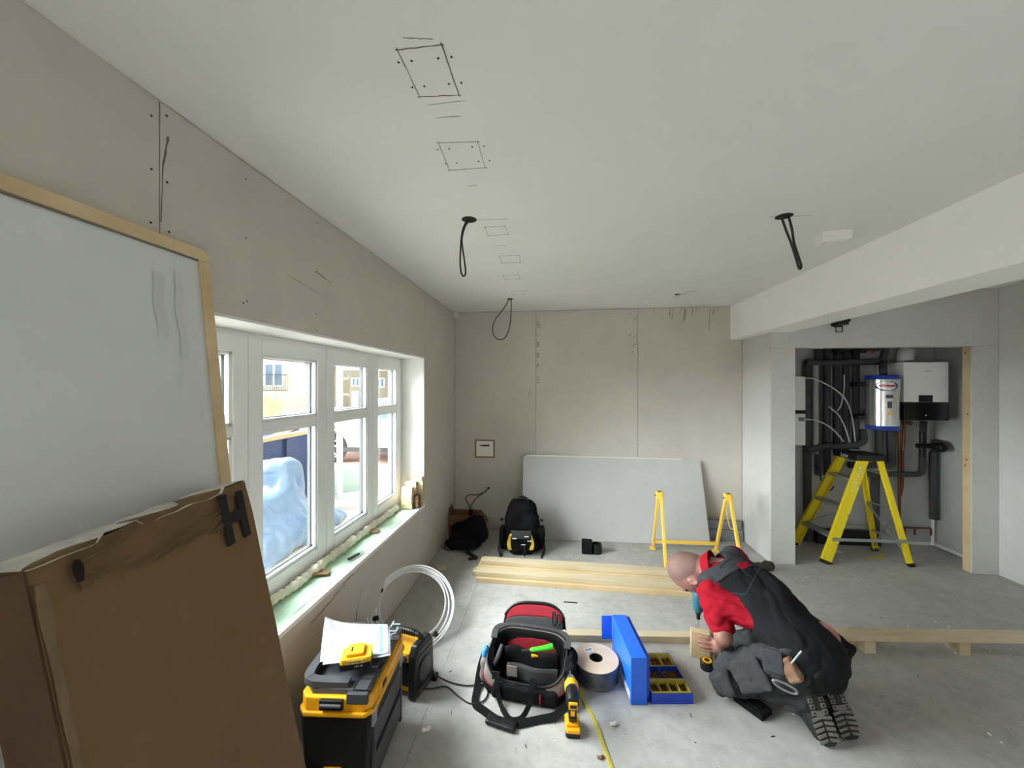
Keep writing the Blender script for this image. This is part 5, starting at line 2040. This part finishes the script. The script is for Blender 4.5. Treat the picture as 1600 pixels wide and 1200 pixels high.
mb.lathe([(.0001, -.05), (.035, -.05), (.045, -.03), (.045, .03), (.03, .05), (.0001, .05)], 20, Matrix.Translation((.03, -.02, .0)) @ Matrix.Rotation(R(90), 4, 'X'))
mb.build('motor', m_black, t, smooth=True)
mb = MB()
mb.cyl((-.10, .05, 0), (.03, .05, 0), .024, 12)
mb.cyl((-.05, .06, -.1), (-.05, .06, .14), .022, 12)
mb.cyl((.05, .05, -.06), (.05, .05, .06), .026, 12)
mb.build('valve_body', m_black, t, smooth=True)
mb = MB()
mb.box(.02, .10, -.02, .06, .035, .055)
mb.build('cap', m_grey_pl, t, bevel=.006)

for z0, z1, lab, scr in ((1.335, 1.675, 'upper white control box at the left of the boiler cupboard', False), (.98, 1.30, 'lower white control box with a small grey screen', True)):
    t = thing('control_box', lab, 'control box', (2.40, 4.24, z0))
    MB().box(-.10, .09, -.06, .015, 0, z1 - z0).build('case', m_boil, t, bevel=.006)
    if scr:
        MB().box(.02, .08, -.0615, -.059, z1 - z0 - .075, z1 - z0 - .035).build('screen', mat('lcd', (120, 128, 124), .3), t)
    else:
        MB().box(-.09, .085, -.055, .0, -.03, -.002).build('terminal_cover', m_black, t, bevel=.003)
m_wc = mat('white flex', (206, 206, 204), .5)
for pts, lab in (([(2.47, 4.17, 1.66), (2.54, 4.12, 1.645), (2.70, 4.10, 1.55), (2.81, 4.10, 1.43), (2.86, 4.10, 1.26), (2.885, 4.10, 1.04)], 'white flex curving down from the upper control box'),
                 ([(2.47, 4.17, 1.245), (2.56, 4.12, 1.235), (2.68, 4.10, 1.16), (2.785, 4.10, 1.035)], 'white flex curving from the lower control box'),
                 ([(2.68, 4.15, 1.375), (2.74, 4.10, 1.29), (2.80, 4.10, 1.16), (2.835, 4.10, 1.03)], 'short white flex starting at the middle lagged pipe'),
                 ([(2.807, 4.13, 1.69), (2.80, 4.12, 1.55), (2.775, 4.12, 1.40), (2.765, 4.16, 1.33)], 'white flex hanging straight in front of the lagged pipes')):
    o0 = Vector(pts[0])
    mb = MB()
    mb.tube([p - o0 for p in smoothpath(pts, 6)], .006, 8)
    o = mb.build('white_cable', m_wc, smooth='all', loc=o0)
    tag(o, lab, 'cable')
mb = MB()
mb.tube(smoothpath([(-.10, -.02, 0), (-.08, -.03, -.15), (-.04, -.02, -.23), (.02, 0, -.26), (.06, .01, -.22)], 6), .007, 8)
mb.cyl((-.115, -.03, -.05), (-.085, -.03, -.05), .014, 8)
o = mb.build('flexible_hose', m_seal, loc=(2.68, 4.16, .80), smooth='all')
tag(o, 'grey flexible hose hooking down beside the ladder stile', 'hose')
# top-of-cupboard valves
t = thing('valve_cluster', 'cluster of dark valves and a brass tee at the top of the pipes', 'valves', (2.9, 4.14, 1.9))
mb = MB()
for x, z, r_ in ((-.16, .03, .03), (-.08, .05, .034), (.0, .02, .03), (.07, .05, .028)):
    mb.cyl((x, -.02, z - .05), (x, -.02, z + .06), r_, 12)
    mb.cyl((x - .04, -.03, z), (x + .04, -.03, z), r_ * .8, 12)
o = mb.build('valve_body', m_black, t, smooth=True)
mb = MB()
mb.cyl((.10, -.03, .03), (.20, -.03, .03), .014, 10)
mb.cyl((.15, -.03, .03), (.15, -.03, .0), .012, 10)
mb.build('brass_tee', m_copper, t, smooth=True)
# litter on the cupboard floor
o = MB().box(-.28, .30, -.03, .03, 0, .14).build('dark_plinth', m_black, loc=(2.87, 4.20, 0), bevel=.004)
tag(o, 'dark board strip lying against the cupboard back wall', 'board')
m_sw = mat('yellow offcut', (190, 176, 60), .6)
mb = MB()
mb.ribbon(smoothpath([(-.13, -.06, .003), (-.05, -.05, .004), (.05, .0, .004), (.12, .08, .003)], 5), .03, .002)
o = mb.build('yellow_strip', m_sw, loc=(2.93, 3.92, 0))
tag(o, 'curled yellow strip on the floor under the ladder', 'strip')
mb = MB().prism([(-.06, -.04), (.07, -.02), (.06, .05), (-.04, .03)], 0, .002)
o = mb.build('paper_scrap', m_paper, loc=(2.62, 4.0, 0))
tag(o, 'white paper scrap on the floor under the ladder treads', 'paper')
# black glove, tape measure, pad on the floor round the man
sd = SDF((1.60, 3.44, -.01), (1.92, 3.62, .10), .006)
sd.ell((1.73, 3.52, .03), (.09, .04, .032))
sd.ell((1.81, 3.53, .04), (.045, .04, .036), k=.03)
o = obj('work_glove', sd.mesh('work_glove', folds(.008, 26), 1), mat('dark brown leather', (52, 44, 40), .8))
tag(o, 'dark rumpled glove on the floor beyond the man near the corner', 'glove')

# crumbs and chips scattered on the floor
rr = random.Random(21)
mb = MB()
for k in range(90):
    x, y = rr.uniform(-.95, 3.3), rr.uniform(1.3, 3.9)
    s_ = rr.uniform(.002, .006)
    mb.box(-s_, s_, -s_ * rr.uniform(.4, 1), s_ * .8, 0, s_ * .8, Matrix.Translation((x, y, .0005)) @ Matrix.Rotation(rr.uniform(0, 6), 4, 'Z'))
o = mb.build('plaster_crumbs', m_white)
tag(o, 'white plaster crumbs scattered over the floor', 'debris', kind='stuff')
mb = MB()
for k in range(24):
    x, y = rr.uniform(-.9, 3.2), rr.uniform(1.3, 3.8)
    L_ = rr.uniform(.003, .012)
    mb.box(-L_, L_, -.0014, .0014, 0, .002, Matrix.Translation((x, y, .0005)) @ Matrix.Rotation(rr.uniform(0, 6), 4, 'Z'))
mb.box(-.05, .05, -.004, .004, 0, .004, Matrix.Translation((.10, 2.83, .0005)))
o = mb.build('dark_slivers', m_screw)
tag(o, 'dark slivers and screws scattered over the floor', 'debris', kind='stuff')
for (x, y, s_), lab in (((-.60, 1.70, .016), 'crumpled white scrap on the floor right of the toolbox'), ((.26, 1.83, .014), 'crumpled white scrap on the floor below the cable drum'), ((.18, 1.66, .012), 'curled tan scrap beside the yellow tape')):
    sd = SDF((x - .05, y - .05, -.01), (x + .05, y + .05, .04), .003)
    sd.ell((x, y, s_ * .45), (s_, s_ * .6, s_ * .5))
    sd.ell((x + s_, y + s_ * .5, s_ * .4), (s_ * .6, s_ * .8, s_ * .4), k=.004)
    o = obj('scrap', sd.mesh('scrap', folds(.004, 70), 0), m_white if 'white' in lab else m_card)
    tag(o, lab, 'scrap')

# ---------------------------------------------------------------- kneeling man
def W3(X, Z, h):
    x, y = cw(X, Z)
    return Vector((x, y, h))


def D3(X, Z, h):
    return W3(X, Z, h)


m_skin = mat('skin', (152, 106, 94), .5, var=.10, vscale=30, bump=.06, bscale=160, col2=(128, 88, 82))
m_shirt = mat('red shirt', (142, 13, 32), .85, var=.10, vscale=12, bump=.15, bscale=400, spec=.15)
m_vest = mat('black work cloth', (25, 26, 29), .88, var=.2, vscale=9, bump=.15, bscale=350, spec=.15)
m_yoke = mat('charcoal work cloth', (56, 57, 61), .88, var=.12, vscale=12, bump=.15, bscale=350, spec=.15)
m_trou = mat('dusty charcoal trousers', (46, 47, 49), .9, var=.35, vscale=7, bump=.2, bscale=300, spec=.12, col2=(66, 67, 69))
m_boot = mat('scuffed black boot leather', (34, 34, 36), .6, var=.3, vscale=25)
m_sole = mat('dusty rubber sole', (48, 46, 43), .8, var=.3, vscale=30)
m_lug = mat('dusty rubber lugs', (116, 113, 106), .85, var=.2, vscale=40)
m_leather = mat('brown leather', (122, 92, 72), .75, var=.2, vscale=25)

ROOT = W3(1.32, 1.96, 0)
man = thing('person', 'kneeling man in red shirt and black work bib drilling into a block', 'person', ROOT)


def rel(me):
    me.transform(Matrix.Translation(-ROOT))
    return me


P_, M_, S_ = W3(1.375, 1.825, .335), W3(1.335, 2.04, .435), W3(1.245, 2.235, .475)
SL, SR = W3(1.110, 2.135, .430), W3(1.370, 2.36, .520)
EL, WL = W3(1.092, 1.985, .285), W3(1.160, 2.125, .132)
ER, WR = W3(1.42, 2.52, .37), W3(1.225, 2.405, .335)
HL, HR_ = W3(1.30, 1.78, .30), W3(1.46, 1.88, .30)
KL, KR = W3(1.150, 1.985, .095), W3(1.31, 2.17, .095)
AL, AR = W3(1.345, 1.775, .125), W3(1.478, 1.81, .125)
NK = W3(1.185, 2.285, .492)
HC_ = W3(1.082, 2.36, .432)
dv3 = lambda X, Z, h: (W3(X, Z, h) - W3(0, 0, 0))
lat = dv3(.70, .66, .24).normalized()          # left -> right across the shoulders
sp = (S_ - P_).normalized()
lat = (lat - sp * lat.dot(sp)).normalized()
bk = lat.cross(sp)
if bk.z < 0:
    bk = -bk
hu = dv3(-.78, .60, -.12).normalized()
hf = dv3(-.22, .05, -1)
hf = (hf - hu * hf.dot(hu)).normalized()
hl = hu.cross(hf)
if hl.dot(lat) > 0:
    hl = -hl


def hd(u, f, l):
    return HC_ + hu * u + hf * f + hl * l


lo = (ROOT.x - .55, ROOT.y - .5, -.02)
hi = (ROOT.x + .5, ROOT.y + .75, .72)
b_ = SDF(lo, hi, .005)
tor = [(P_, (.135, .12, .10)), (P_.lerp(M_, .5), (.13, .13, .095)), (M_, (.14, .13, .095)), (M_.lerp(S_, .6), (.155, .12, .10)), (S_, (.145, .09, .085))]
for c, r in tor:
    b_.ell(c, r, (lat, sp, bk), k=.05)
b_.cap(S_, NK, .07, .06, k=.04)
b_.cap(NK, hd(-.075, -.03, 0), .058, .056, k=.03)
b_.cap(SL, EL, .052, .042, k=.03).cap(EL, WL, .043, .028, k=.012)
b_.cap(SR, ER, .052, .042, k=.03).cap(ER, WR, .043, .028, k=.012)
for h_, k_2, a_2 in ((HL, KL, AL), (HR_, KR, AR)):
    b_.cap(h_, k_2, .078, .058, k=.04).cap(k_2, a_2, .055, .04, k=.02)
# head: cranium, brow, jaw, nose, lips, ears
b_.ell(hd(.012, -.012, 0), (.108, .106, .088), (hu, hf, hl), k=.02)
b_.ell(hd(-.03, .025, 0), (.085, .078, .072), (hu, hf, hl), k=.03)
b_.ell(hd(-.085, .055, 0), (.03, .035, .042), (hu, hf, hl), k=.03)
b_.cap(hd(.015, .088, -.03), hd(.015, .088, .03), .012, k=.015)
b_.cap(hd(.005, .092, 0), hd(-.035, .112, 0), .008, .014, k=.01)
b_.ell(hd(-.062, .094, 0), (.009, .010, .024), (hu, hf, hl), k=.006)
for sg in (-1, 1):
    b_.ell(hd(.0, .085, .032 * sg), (.011, .012, .016), (hu, hf, hl), k=.004, op='cut')
    b_.ell(hd(-.052, .014, .084 * sg), (.035, .022, .013), (hu, hf, hl + hf * (-.45 * sg)), k=.006)
    b_.ell(hd(-.048, .016, .098 * sg), (.020, .011, .007), (hu, hf, hl), k=.003, op='cut')
b_.ell(hd(-.05, -.05, 0), (.07, .06, .066), (hu, hf, hl), k=.03)


def hand(w, kn, tips, thumb, rad=.0088):
    """palm from wrist w to the four knuckles kn; fingers bend through tips[i] = list of joints"""
    for i, q in enumerate(kn):
        b_.cap(w.lerp(q, .12), q, .017, .0125, k=.012)
    for i, (q, js) in enumerate(zip(kn, tips)):
        p = q
        for j, t_ in enumerate(js):
            b_.cap(p, t_, rad * (1.08 - .09 * j), rad * (1.0 - .09 * j), k=.0035)
            p = t_
    p = w.lerp(kn[0], .3)
    for j, t_ in enumerate(thumb):
        b_.cap(p, t_, rad * (1.5 - .22 * j), rad * (1.25 - .2 * j), k=.006)
        p = t_


# left hand: fingers laid round the front of the blocks
kn = [W3(1.136, 2.166, .150), W3(1.132, 2.160, .130), W3(1.134, 2.157, .109), W3(1.140, 2.158, .090)]
tips = [[W3(1.108, 2.172, .153), W3(1.084, 2.188, .150), W3(1.070, 2.205, .146)],
        [W3(1.099, 2.168, .130), W3(1.072, 2.183, .127), W3(1.056, 2.203, .124)],
        [W3(1.101, 2.166, .107), W3(1.075, 2.180, .103), W3(1.060, 2.198, .100)],
        [W3(1.113, 2.168, .085), W3(1.092, 2.180, .080), W3(1.078, 2.195, .077)]]
hand(WL, kn, tips, [W3(1.178, 2.172, .152), W3(1.170, 2.205, .158), W3(1.160, 2.228, .156)])
# right hand: closed round the driver handle
hx_ = W3(1.165, 2.345, .330)
kn = [W3(1.178, 2.366, .358), W3(1.186, 2.372, .340), W3(1.192, 2.376, .322), W3(1.198, 2.380, .305)]
tips = []
for i, q in enumerate(kn):
    c = W3(1.150 + .006 * i, 2.345 + .004 * i, .352 - .017 * i)
    tips.append([c + dv3(.0, .026, .004), c + dv3(-.024, .004, .0), c + dv3(-.008, -.020, -.002)])
hand(WR, kn, tips, [W3(1.196, 2.352, .368), W3(1.176, 2.326, .366), W3(1.158, 2.318, .360)])
body = obj('body', rel(b_.mesh('body', None, 1)), m_skin, man)
# stubble shadow on the shaved head is part of the skin tone; eyes
for sg in (-1, 1):
    mb = MB()
    mb.lathe([(.0001, -.011), (.006, -.0095), (.0105, -.003), (.0105, .003), (.006, .0095), (.0001, .011)], 12, Matrix.Translation(hd(.0, .076, .032 * sg) - ROOT))
    mb.build('eye', m_wlet, man, smooth='all')

# cropped hair over the back and top of the skull
hh_ = SDF(HC_ - Vector((.16, .16, .16)), HC_ + Vector((.16, .16, .16)), .004)
hh_.ell(hd(.012, -.014, 0), (.1095, .107, .0895), (hu, hf, hl), k=0)
hh_.ell(hd(-.05, -.05, 0), (.0715, .0615, .0675), (hu, hf, hl), k=.03)
halfspace_n = (hf * .8 + hu * -.05).normalized()
X_, Y_, Z_ = hh_.grid()
pp_ = hd(0, .035, 0)
hh_.F = np.maximum(hh_.F, ((X_ - pp_.x) * halfspace_n.x + (Y_ - pp_.y) * halfspace_n.y + (Z_ - pp_.z) * halfspace_n.z).astype(np.float32))
obj('hair', rel(hh_.mesh('hair', None, 1)), mat('cropped hair', (116, 88, 82), .6, var=.12, vscale=60, bump=.3, bscale=600), man)

# shirt
s_ = SDF(lo, hi, .006)
for c, r in tor[2:]:
    s_.ell(c, (r[0] + .006, r[1] + .006, r[2] + .004), (lat, sp, bk), k=.05)
s_.ell(tor[1][0], (.136, .132, .098), (lat, sp, bk), k=.05)
s_.cap(SL, SL.lerp(EL, .74), .072, .062, k=.03)
LB0_, LB1_ = W3(1.150, 2.07, .402), W3(1.255, 1.955, .388)
s_.cap(LB0_, LB1_, .075, .058, k=.02)
s_.cap(SR, SR.lerp(ER, .9), .070, .062, k=.04)
for f_ in (0, .33, .66, 1.0):
    pass
shirt = obj('shirt', rel(s_.mesh('shirt', folds(.014, 15, (.7, .7, 1.5), 3.0), 1)), m_shirt, man)
# collar
mb = MB()
na = (hd(-.07, -.03, 0) - NK).normalized()
c1 = na.orthogonal().normalized()
c2 = na.cross(c1)
n0 = NK + na * .010


def collar(u, v):
    a = 2 * math.pi * u
    r = .070 + .004 * math.sin(3 * a) - .004 * v
    return n0 - ROOT + (c1 * math.cos(a) + c2 * math.sin(a)) * r + na * (-.03 + .055 * v)


mb.sheet(collar, 36, 6, .006)
mb.sheet(lambda u, v: n0 - ROOT + (c1 * math.cos(2 * math.pi * u) + c2 * math.sin(2 * math.pi * u)) * (.070 + .028 * v) + na * (.024 - .055 * v), 36, 6, .005)
mb.build('collar', m_shirt, shirt, smooth='all')


# bib: black back panel and charcoal yoke
def clothes(infl, k):
    q = SDF(lo, hi, .006)
    for c, r in tor:
        q.ell(c, (r[0] + infl, r[1] + infl, r[2] + infl), (lat, sp, bk), k=k)
    return q


def halfspace(q, p, n, k=.01):
    X, Y, Z = q.grid()
    d = (X - p.x) * n.x + (Y - p.y) * n.y + (Z - p.z) * n.z
    q.F = np.maximum(q.F, d.astype(np.float32))


v_1 = clothes(.025, .05)
v_1.ell(P_ - sp * .03 - bk * .01, (.172, .15, .145), (lat, sp, bk), k=.03)
halfspace(v_1, S_ - sp * .085, sp)
v_1.cap(SL - lat * .05, LB0_, .088, .070, k=.006, op='cut')
v_1.cap(LB0_, LB1_, .085, .064, k=.004, op='cut')
v_1.ell(P_ + lat * .125 - sp * .015 + bk * .085, (.026, .05, .06), (lat + sp * .2, sp, bk), k=.004, op='cut')
vest = obj('bib_back', rel(v_1.mesh('bib_back', folds(.014, 8, (1.5, .6, 1), seed=9), 1)), m_vest, man)
v_2 = clothes(.0255, .05)
v_2.cap(SL, SR, .078, .078, k=.04)
halfspace(v_2, S_ - sp * .082, -sp)
halfspace(v_2, S_ - bk * .015, -bk)
halfspace(v_2, SL - lat * .02, -lat)
halfspace(v_2, SR - lat * .0, lat)
v_2.ell(NK + sp * .01 + bk * .02 - lat * .015, (.105, .105, .12), (lat, sp, bk), k=.006, op='cut')
v_2.rbox(S_ - sp * .085 + bk * .10 + lat * .035, (.030, .018, .04), .004, (lat, sp, bk), k=.0, op='cut')
yoke = obj('bib_yoke', rel(v_2.mesh('bib_yoke', folds(.005, 11, seed=4), 1)), m_yoke, man)
from mathutils.bvhtree import BVHTree

pc0 = S_ - sp * .07 + lat * .03 - ROOT
best = 0
for host in (vest, yoke):
    bv = BVHTree.FromPolygons([v.co for v in host.data.vertices], [p.vertices for p in host.data.polygons])
    for du in (-.025, 0, .025):
        hit = bv.ray_cast(pc0 + lat * du + bk * .35, -bk)
        if hit[0] is not None:
            best = max(best, .35 - hit[3])
MB().cbox((0, 0, 0), (.066, .040, .014), Matrix(((lat.x, sp.x, bk.x, 0), (lat.y, sp.y, bk.y, 0), (lat.z, sp.z, bk.z, 0), (0, 0, 0, 1)))).build('red_patch', m_shirt, shirt, bevel=.003, loc=pc0 + bk * (best - .001))


def seam(host, pts, r, m, name='seam'):
    bv = BVHTree.FromPolygons([v.co for v in host.data.vertices], [p.vertices for p in host.data.polygons])
    out = []
    for p in smoothpath(pts, 6):
        q, n, i, d = bv.find_nearest(p - ROOT)
        out.append(q + n * r * .3)
    mb = MB()
    mb.tube(out, r, 6)
    return mb.build(name, m, host, smooth='all')


m_seam = mat('grey stitching', (62, 63, 67), .9)
seam(vest, [S_ - sp * .16 - lat * .14 + bk * .08, S_ - sp * .2 - lat * .10 + bk * .12, S_ - sp * .16 + lat * .0 + bk * .14, S_ - sp * .10 + lat * .12 + bk * .12], .0018, m_seam)
seam(yoke, [S_ - sp * .075 - lat * .12 + bk * .09, S_ - sp * .05 - lat * .03 + bk * .11, S_ - sp * .055 + lat * .07 + bk * .12, S_ - sp * .01 + lat * .13 + bk * .09], .002, m_seam)
seam(yoke, [S_ - sp * .03 - lat * .09 + bk * .10, S_ - sp * .01 - lat * .03 + bk * .12, S_ + sp * .0 + lat * .03 + bk * .12], .002, m_vest)

# trousers
q = SDF(lo, hi, .006)
q.ell(P_ - sp * .03 - bk * .03, (.150, .13, .125), (lat, sp, bk), k=.03)
for h_, k_2, a_2 in ((HL, KL, AL), (HR_, KR, AR)):
    q.cap(h_, k_2, .105, .092, k=.05)
    q.cap(k_2, a_2, .084, .056, k=.015)
q.ell(KL + dv3(-.01, -.01, 0), (.085, .085, .09), k=.03)
gap = P_ + lat * .125 - sp * .015 + bk * .075
q.ell(gap, (.030, .055, .06), (lat + sp * .2, sp, bk), k=.004, op='cut')
fl = q.F[q.sub((-9, -9, -9), (9, 9, .004))[0]]
q.F[q.sub((-9, -9, -9), (9, 9, .003))[0]] = .1
trousers = obj('trousers', rel(q.mesh('trousers', folds(.019, 11, (1.2, .8, 1.2), 7.0), 1)), m_trou, man)
# strip of bare lower back between bib and trousers
sd = SDF(gap - Vector((.12, .12, .12)), gap + Vector((.12, .12, .12)), .005)
sd.ell(gap - bk * .008 - lat * .012, (.024, .056, .052), (lat + sp * .25, sp, bk))
obj('bare_back', rel(sd.mesh('bare_back', None, 1)), m_skin, man)
# knee pad pocket, cargo pocket flap, holster
fwd = dv3(-.52, .85, 0).normalized()


def lump(name, c, half, axes, m, seed, amp=.006, rr_=.012, par=None):
    L = max(half) + .05
    d = SDF(c - Vector((L, L, L)), c + Vector((L, L, L)), .005)
    d.rbox(c, half, rr_, axes)
    return obj(name, rel(d.mesh(name, folds(amp, 18, seed=seed), 1)), m, par or man)


th = (KL - HL).normalized()
side = dv3(-.8, -.55, .1).normalized()
side = (side - th * side.dot(th)).normalized()
upv = th.cross(side)
lump('thigh_pocket', HL.lerp(KL, .52) + side * .108 - upv * .0, (.085, .012, .070), (th, side, upv), m_trou, 3)
lump('knee_pocket', KL + side * .055 + dv3(-.03, -.02, -.01), (.060, .05, .055), (th, side, upv), m_trou, 5, .010, .03)
lump('pocket_flap', HL.lerp(KL, .12) + side * .112 + Vector((0, 0, .045)), (.045, .010, .050), (th + upv * .5, side, upv - th * .5), m_yoke, 8, .004, .008)
lump('tool_holster', HL + side * .10 - th * .04 + Vector((0, 0, -.01)), (.032, .020, .048), (th, side, upv), m_leather, 2, .006, .012)
lump('hip_pouch', P_ + lat * .185 - sp * .045 + bk * (-.03), (.035, .05, .065), (lat, sp, bk), m_vest, 6, .008, .02)
hc = HL + side * .125 - th * .025 + Vector((0, 0, -.075))
mb = MB()
l1 = dv3(.9, -.15, -.35).normalized()
l2 = (side * .3 + Vector((0, 0, 1))).normalized()
mb.tube([hc - ROOT + l1 * (.052 * math.cos(a)) + l2 * (.020 * math.sin(a)) for a in [2 * math.pi * k / 32 for k in range(32)]], .0055, 8, closed=True)
mb.build('hammer_loop', m_steel, man, smooth='all')
mb = MB()
p0 = HL + side * .115 - th * .05 + Vector((0, 0, .02)) - ROOT
mb.cyl(p0, p0 + dv3(.045, .0, .055), .004, 8)
mb.build('pencil', m_galv, man)


# boots with lugged soles facing back
def boot(toe, heel, nrm, ankle, name='boot'):
    ft = (heel - toe).normalized()
    nrm = (nrm - ft * nrm.dot(ft)).normalized()
    wd = ft.cross(nrm)
    L = (heel - toe).length
    d = SDF(toe - Vector((.3, .3, .1)), toe + Vector((.3, .35, .42)), .006)
    mid = toe.lerp(heel, .5)
    inn = -nrm
    d.ell(toe + ft * .055 + inn * .045, (.046, .07, .040), (wd, ft, nrm), k=.03)
    d.ell(mid + inn * .05, (.040, .08, .045), (wd, ft, nrm), k=.03)
    d.ell(heel - ft * .04 + inn * .045, (.037, .045, .045), (wd, ft, nrm), k=.03)
    d.cap(heel - ft * .05 + inn * .05, ankle + (ankle - heel) * .0 + inn * .05, .045, .055, k=.03)
    d.cap(toe + ft * .09 + inn * .05, ankle + inn * .04, .04, .05, k=.04)
    X, Y, Z = d.grid()
    dd = (X - toe.x) * nrm.x + (Y - toe.y) * nrm.y + (Z - toe.z) * nrm.z
    d.F = np.maximum(d.F, (dd + .004).astype(np.float32))
    d.F = np.maximum(d.F, (.001 - Z).astype(np.float32))
    bo = obj(name, rel(d.mesh(name, folds(.004, 18, ridged=False), 1)), m_boot, man)
    M = frame(toe - ROOT, wd, ft)
    if M.col[2].xyz.dot(nrm) < 0:
        M = frame(toe - ROOT, -wd, ft)
    out = []
    for k in range(40):
        a = 2 * math.pi * k / 40
        y = L * .5 - math.cos(a) * L * .5
        f_ = y / L
        w = .047 * (1 - .34 * math.exp(-((f_ - .60) / .16) ** 2)) * (1 - .10 * f_)
        x = math.copysign(min(1, abs(math.sin(a)) ** .55), math.sin(a)) * w
        out.append((x, y))
    so = MB().prism(out, -.014, .0, M).build('sole', m_sole, bo, bevel=.003)
    mb = MB()
    for i in range(5):
        y = .018 + i * .021
        for sg in (-1, 1):
            mb.prism([(sg * .004, y + .004), (sg * .040, y - .004), (sg * .042, y + .008), (sg * .004, y + .016)] if sg > 0 else [(sg * .004, y + .016), (sg * .042, y + .008), (sg * .040, y - .004), (sg * .004, y + .004)], 0, .006, M)
    for i in range(4):
        y = L - .026 - i * .024
        for sg in (-1, 1):
            x0, x1 = sorted((sg * .014, sg * .034))
            mb.box(x0, x1, y - .009, y + .009, 0, .006, M)
    mb.box(-.016, .016, L * .46, L * .60, 0, .004, M)
    o = mb.build('lugs', m_lug, bo, bevel=.0012, segs=1)
    o['kind'] = 'stuff'
    mb = MB()
    for i in range(4):
        y = L - .026 - i * .024
        for sg in (-1, 1):
            mb.lathe([(.005, .0062), (.005, .0066), (.0001, .0066)], 8, M @ Matrix.Translation((sg * .024, y, 0)))
    o = mb.build('lug_holes', m_boot, bo)
    o['kind'] = 'stuff'


boot(W3(1.388, 1.668, .010), W3(1.345, 1.730, .226), dv3(-.12, -.93, .30), AL)
boot(W3(1.512, 1.702, .010), W3(1.462, 1.760, .224), dv3(-.25, -.88, .28), AR)

# driver in his right hand
dpos = W3(1.097, 2.262, 0)
t = thing('impact_driver', 'teal and black impact driver held point down by the kneeling man', 'drill', (dpos.x, dpos.y, .151))
mb = MB()
mb.lathe([(.0016, 0), (.0026, .03), (.0026, .062)], 8)
mb.build('bit', m_steel, t)
mb = MB()
mb.lathe([(.007, .055), (.011, .06), (.011, .085), (.016, .092), (.016, .10)], 16)
mb.build('chuck', m_black, t, smooth=True)
m_teal = mat('teal plastic', (34, 96, 112), .45)
mb = MB()
mb.lathe([(.016, .098), (.026, .108), (.030, .125), (.030, .20), (.024, .215), (.001, .217)], 20)
mb.build('motor_housing', m_teal, t, smooth=True)
hp0 = Vector((0, 0, .165))
hdv = (W3(1.25, 2.42, .30) - dpos)
hdv.z = 0
hdv.normalize()
mb = MB()
mb.bar(hp0 + hdv * .015, hp0 + hdv * .135, .030, .040, (0, 0, 1))
mb.build('grip', m_black, t, bevel=.01, segs=3)
mb = MB()
mb.bar(hp0 + hdv * .135, hp0 + hdv * .165, .06, .085, (0, 0, 1))
mb.build('battery', m_black, t, bevel=.008)

# tape measure and dark case on the floor beside him
t = thing('tape_measure', 'black and yellow tape measure on the floor by the man\'s knee', 'tape measure', (.835, 2.262, 0), R(40))
mb = MB()
mb.lathe([(.036, 0), (.038, .004), (.038, .040), (.034, .044), (.001, .044)], 24, sx=1.0, sy=.9)
mb.build('case', m_black, t, smooth=True)
mb = MB()
mb.lathe([(.026, .044), (.026, .0455), (.001, .0455)], 20)
mb.build('face_ring', m_yel, t)
mb = MB()
mb.lathe([(.014, .0455), (.014, .0465), (.001, .0465)], 16)
mb.build('hub', m_black, t)
bx_ = W3(1.180, 1.885, 0)
t = thing('dark_case', 'flat black case lying on the floor beside the man\'s shin', 'case', (bx_.x, bx_.y, 0), R(6.65 - 62))
MB().box(-.07, .07, -.042, .042, 0, .03).build('shell', m_blackmat, t, bevel=.006)
MB().box(-.045, .045, -.026, .026, .030, .034).build('raised_panel', m_black, t, bevel=.003)
